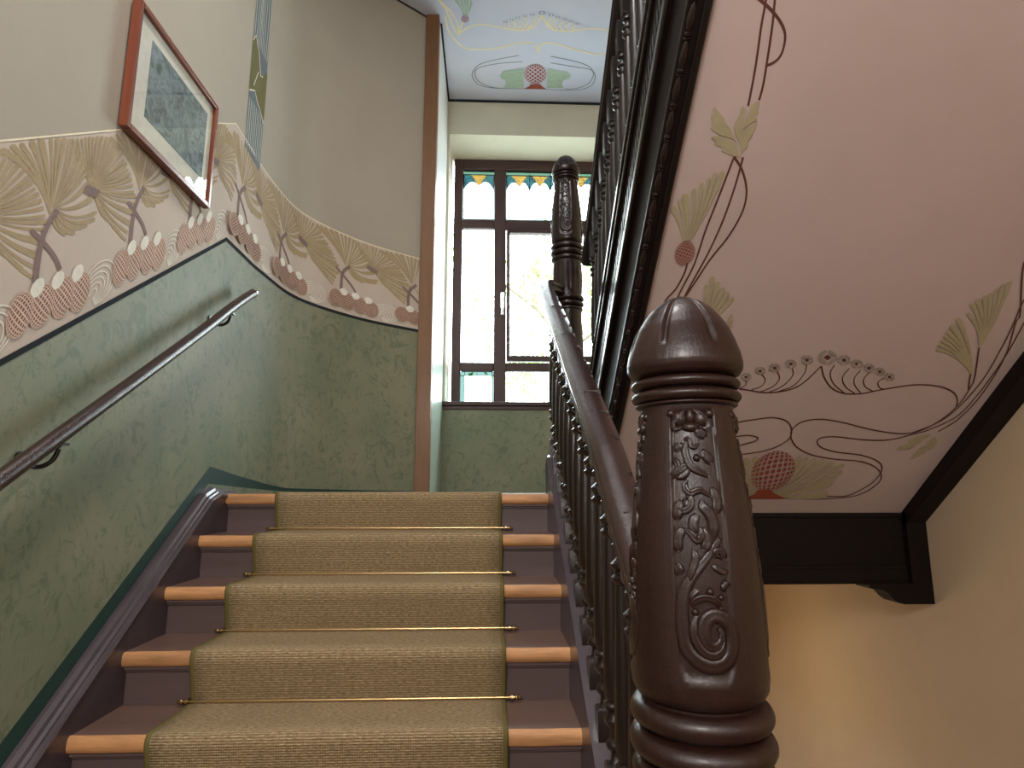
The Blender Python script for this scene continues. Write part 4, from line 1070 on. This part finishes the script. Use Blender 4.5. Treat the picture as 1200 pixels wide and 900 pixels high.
# ------------------------------------------------------------------ framed picture
PY0, PY1, PZ0, PZ1 = 2.065, 2.735, 2.752, 3.272
PF = thing('framed_picture', 'reddish wood framed blue-grey print under glass on upper left wall', 'picture', (-1.338, 2.40, 3.0))
def pp(mb, name, mat, **kw):
    mb.v = [(x+1.338, y-2.40, z-3.0) for x, y, z in mb.v]; return mb.build(name, mat, PF, **kw)
fw = .022; X0, X1 = -1.333, -1.300
m = MB(); m.box(X0, X1, PY0, PY0+fw, PZ0, PZ1); pp(m, 'frame_side', 'picframe', bevel=.003)
m = MB(); m.box(X0, X1, PY1-fw, PY1, PZ0, PZ1); pp(m, 'frame_side', 'picframe', bevel=.003)
m = MB(); m.box(X0, X1, PY0+fw, PY1-fw, PZ0, PZ0+fw); pp(m, 'frame_side', 'picframe', bevel=.003)
m = MB(); m.box(X0, X1, PY0+fw, PY1-fw, PZ1-fw, PZ1); pp(m, 'frame_side', 'picframe', bevel=.003)
m = MB(); m.box(-1.330, -1.317, PY0+.01, PY1-.01, PZ0+.01, PZ1-.01); pp(m, 'mount', 'mat')
m = MB(); m.box(-1.317, -1.3155, 2.185, 2.66, 2.865, 3.19); pp(m, 'print', 'print')
m = MB(); m.box(-1.311, -1.3095, PY0+fw, PY1-fw, PZ0+fw, PZ1-fw); pp(m, 'picture_glass', 'picglass')

# ------------------------------------------------------------------ garden beyond the window
g = MB(); g.box(-30, 30, 6.9, 60, -3.2, -3.0); g.build('ground', 'ground', kind='structure')
def tree(x, y, z0, h, r, n, label, seed):
    rnd = random.Random(seed)
    T = thing('garden_tree', label, 'tree', (x, y, z0))
    m = MB(); m.lathe([(.16, 0), (.12, h*.5), (.05, h*.9)], 10)
    for k in range(7):
        a_ = rnd.uniform(0, 6.28); z = h*rnd.uniform(.35, .7); l = r*rnd.uniform(.6, .9)
        m.tube([(0, 0, z), (math.cos(a_)*l*.5, math.sin(a_)*l*.5, z+l*.35), (math.cos(a_)*l, math.sin(a_)*l, z+l*.5)], .035, 6)
    m.build('trunk', 'bark', T, smooth=True)
    f = MB()
    cl = [(Vector((rnd.gauss(0, r*.45), rnd.gauss(0, r*.45), h*.72 + rnd.gauss(0, r*.42))), r*rnd.uniform(.15, .32)) for _ in range(46)]
    for _ in range(n):
        c, cr = rnd.choice(cl); p_ = c + Vector((rnd.gauss(0, cr*.6), rnd.gauss(0, cr*.6), rnd.gauss(0, cr*.6)))
        u = Vector((rnd.gauss(0, 1), rnd.gauss(0, 1), rnd.gauss(0, 1))).normalized(); v = u.orthogonal().normalized(); s = rnd.uniform(.05, .09)
        f.add([tuple(p_-u*s), tuple(p_+v*s*.5), tuple(p_+u*s), tuple(p_-v*s*.5)], [(0, 1, 2, 3)])
    o = f.build('foliage', 'leafmat', T); o['kind'] = 'stuff'
tree(1.75, 13.0, -3.0, 12.2, 2.5, 4200, 'leafy garden tree pale with glare outside the stair window', 5)
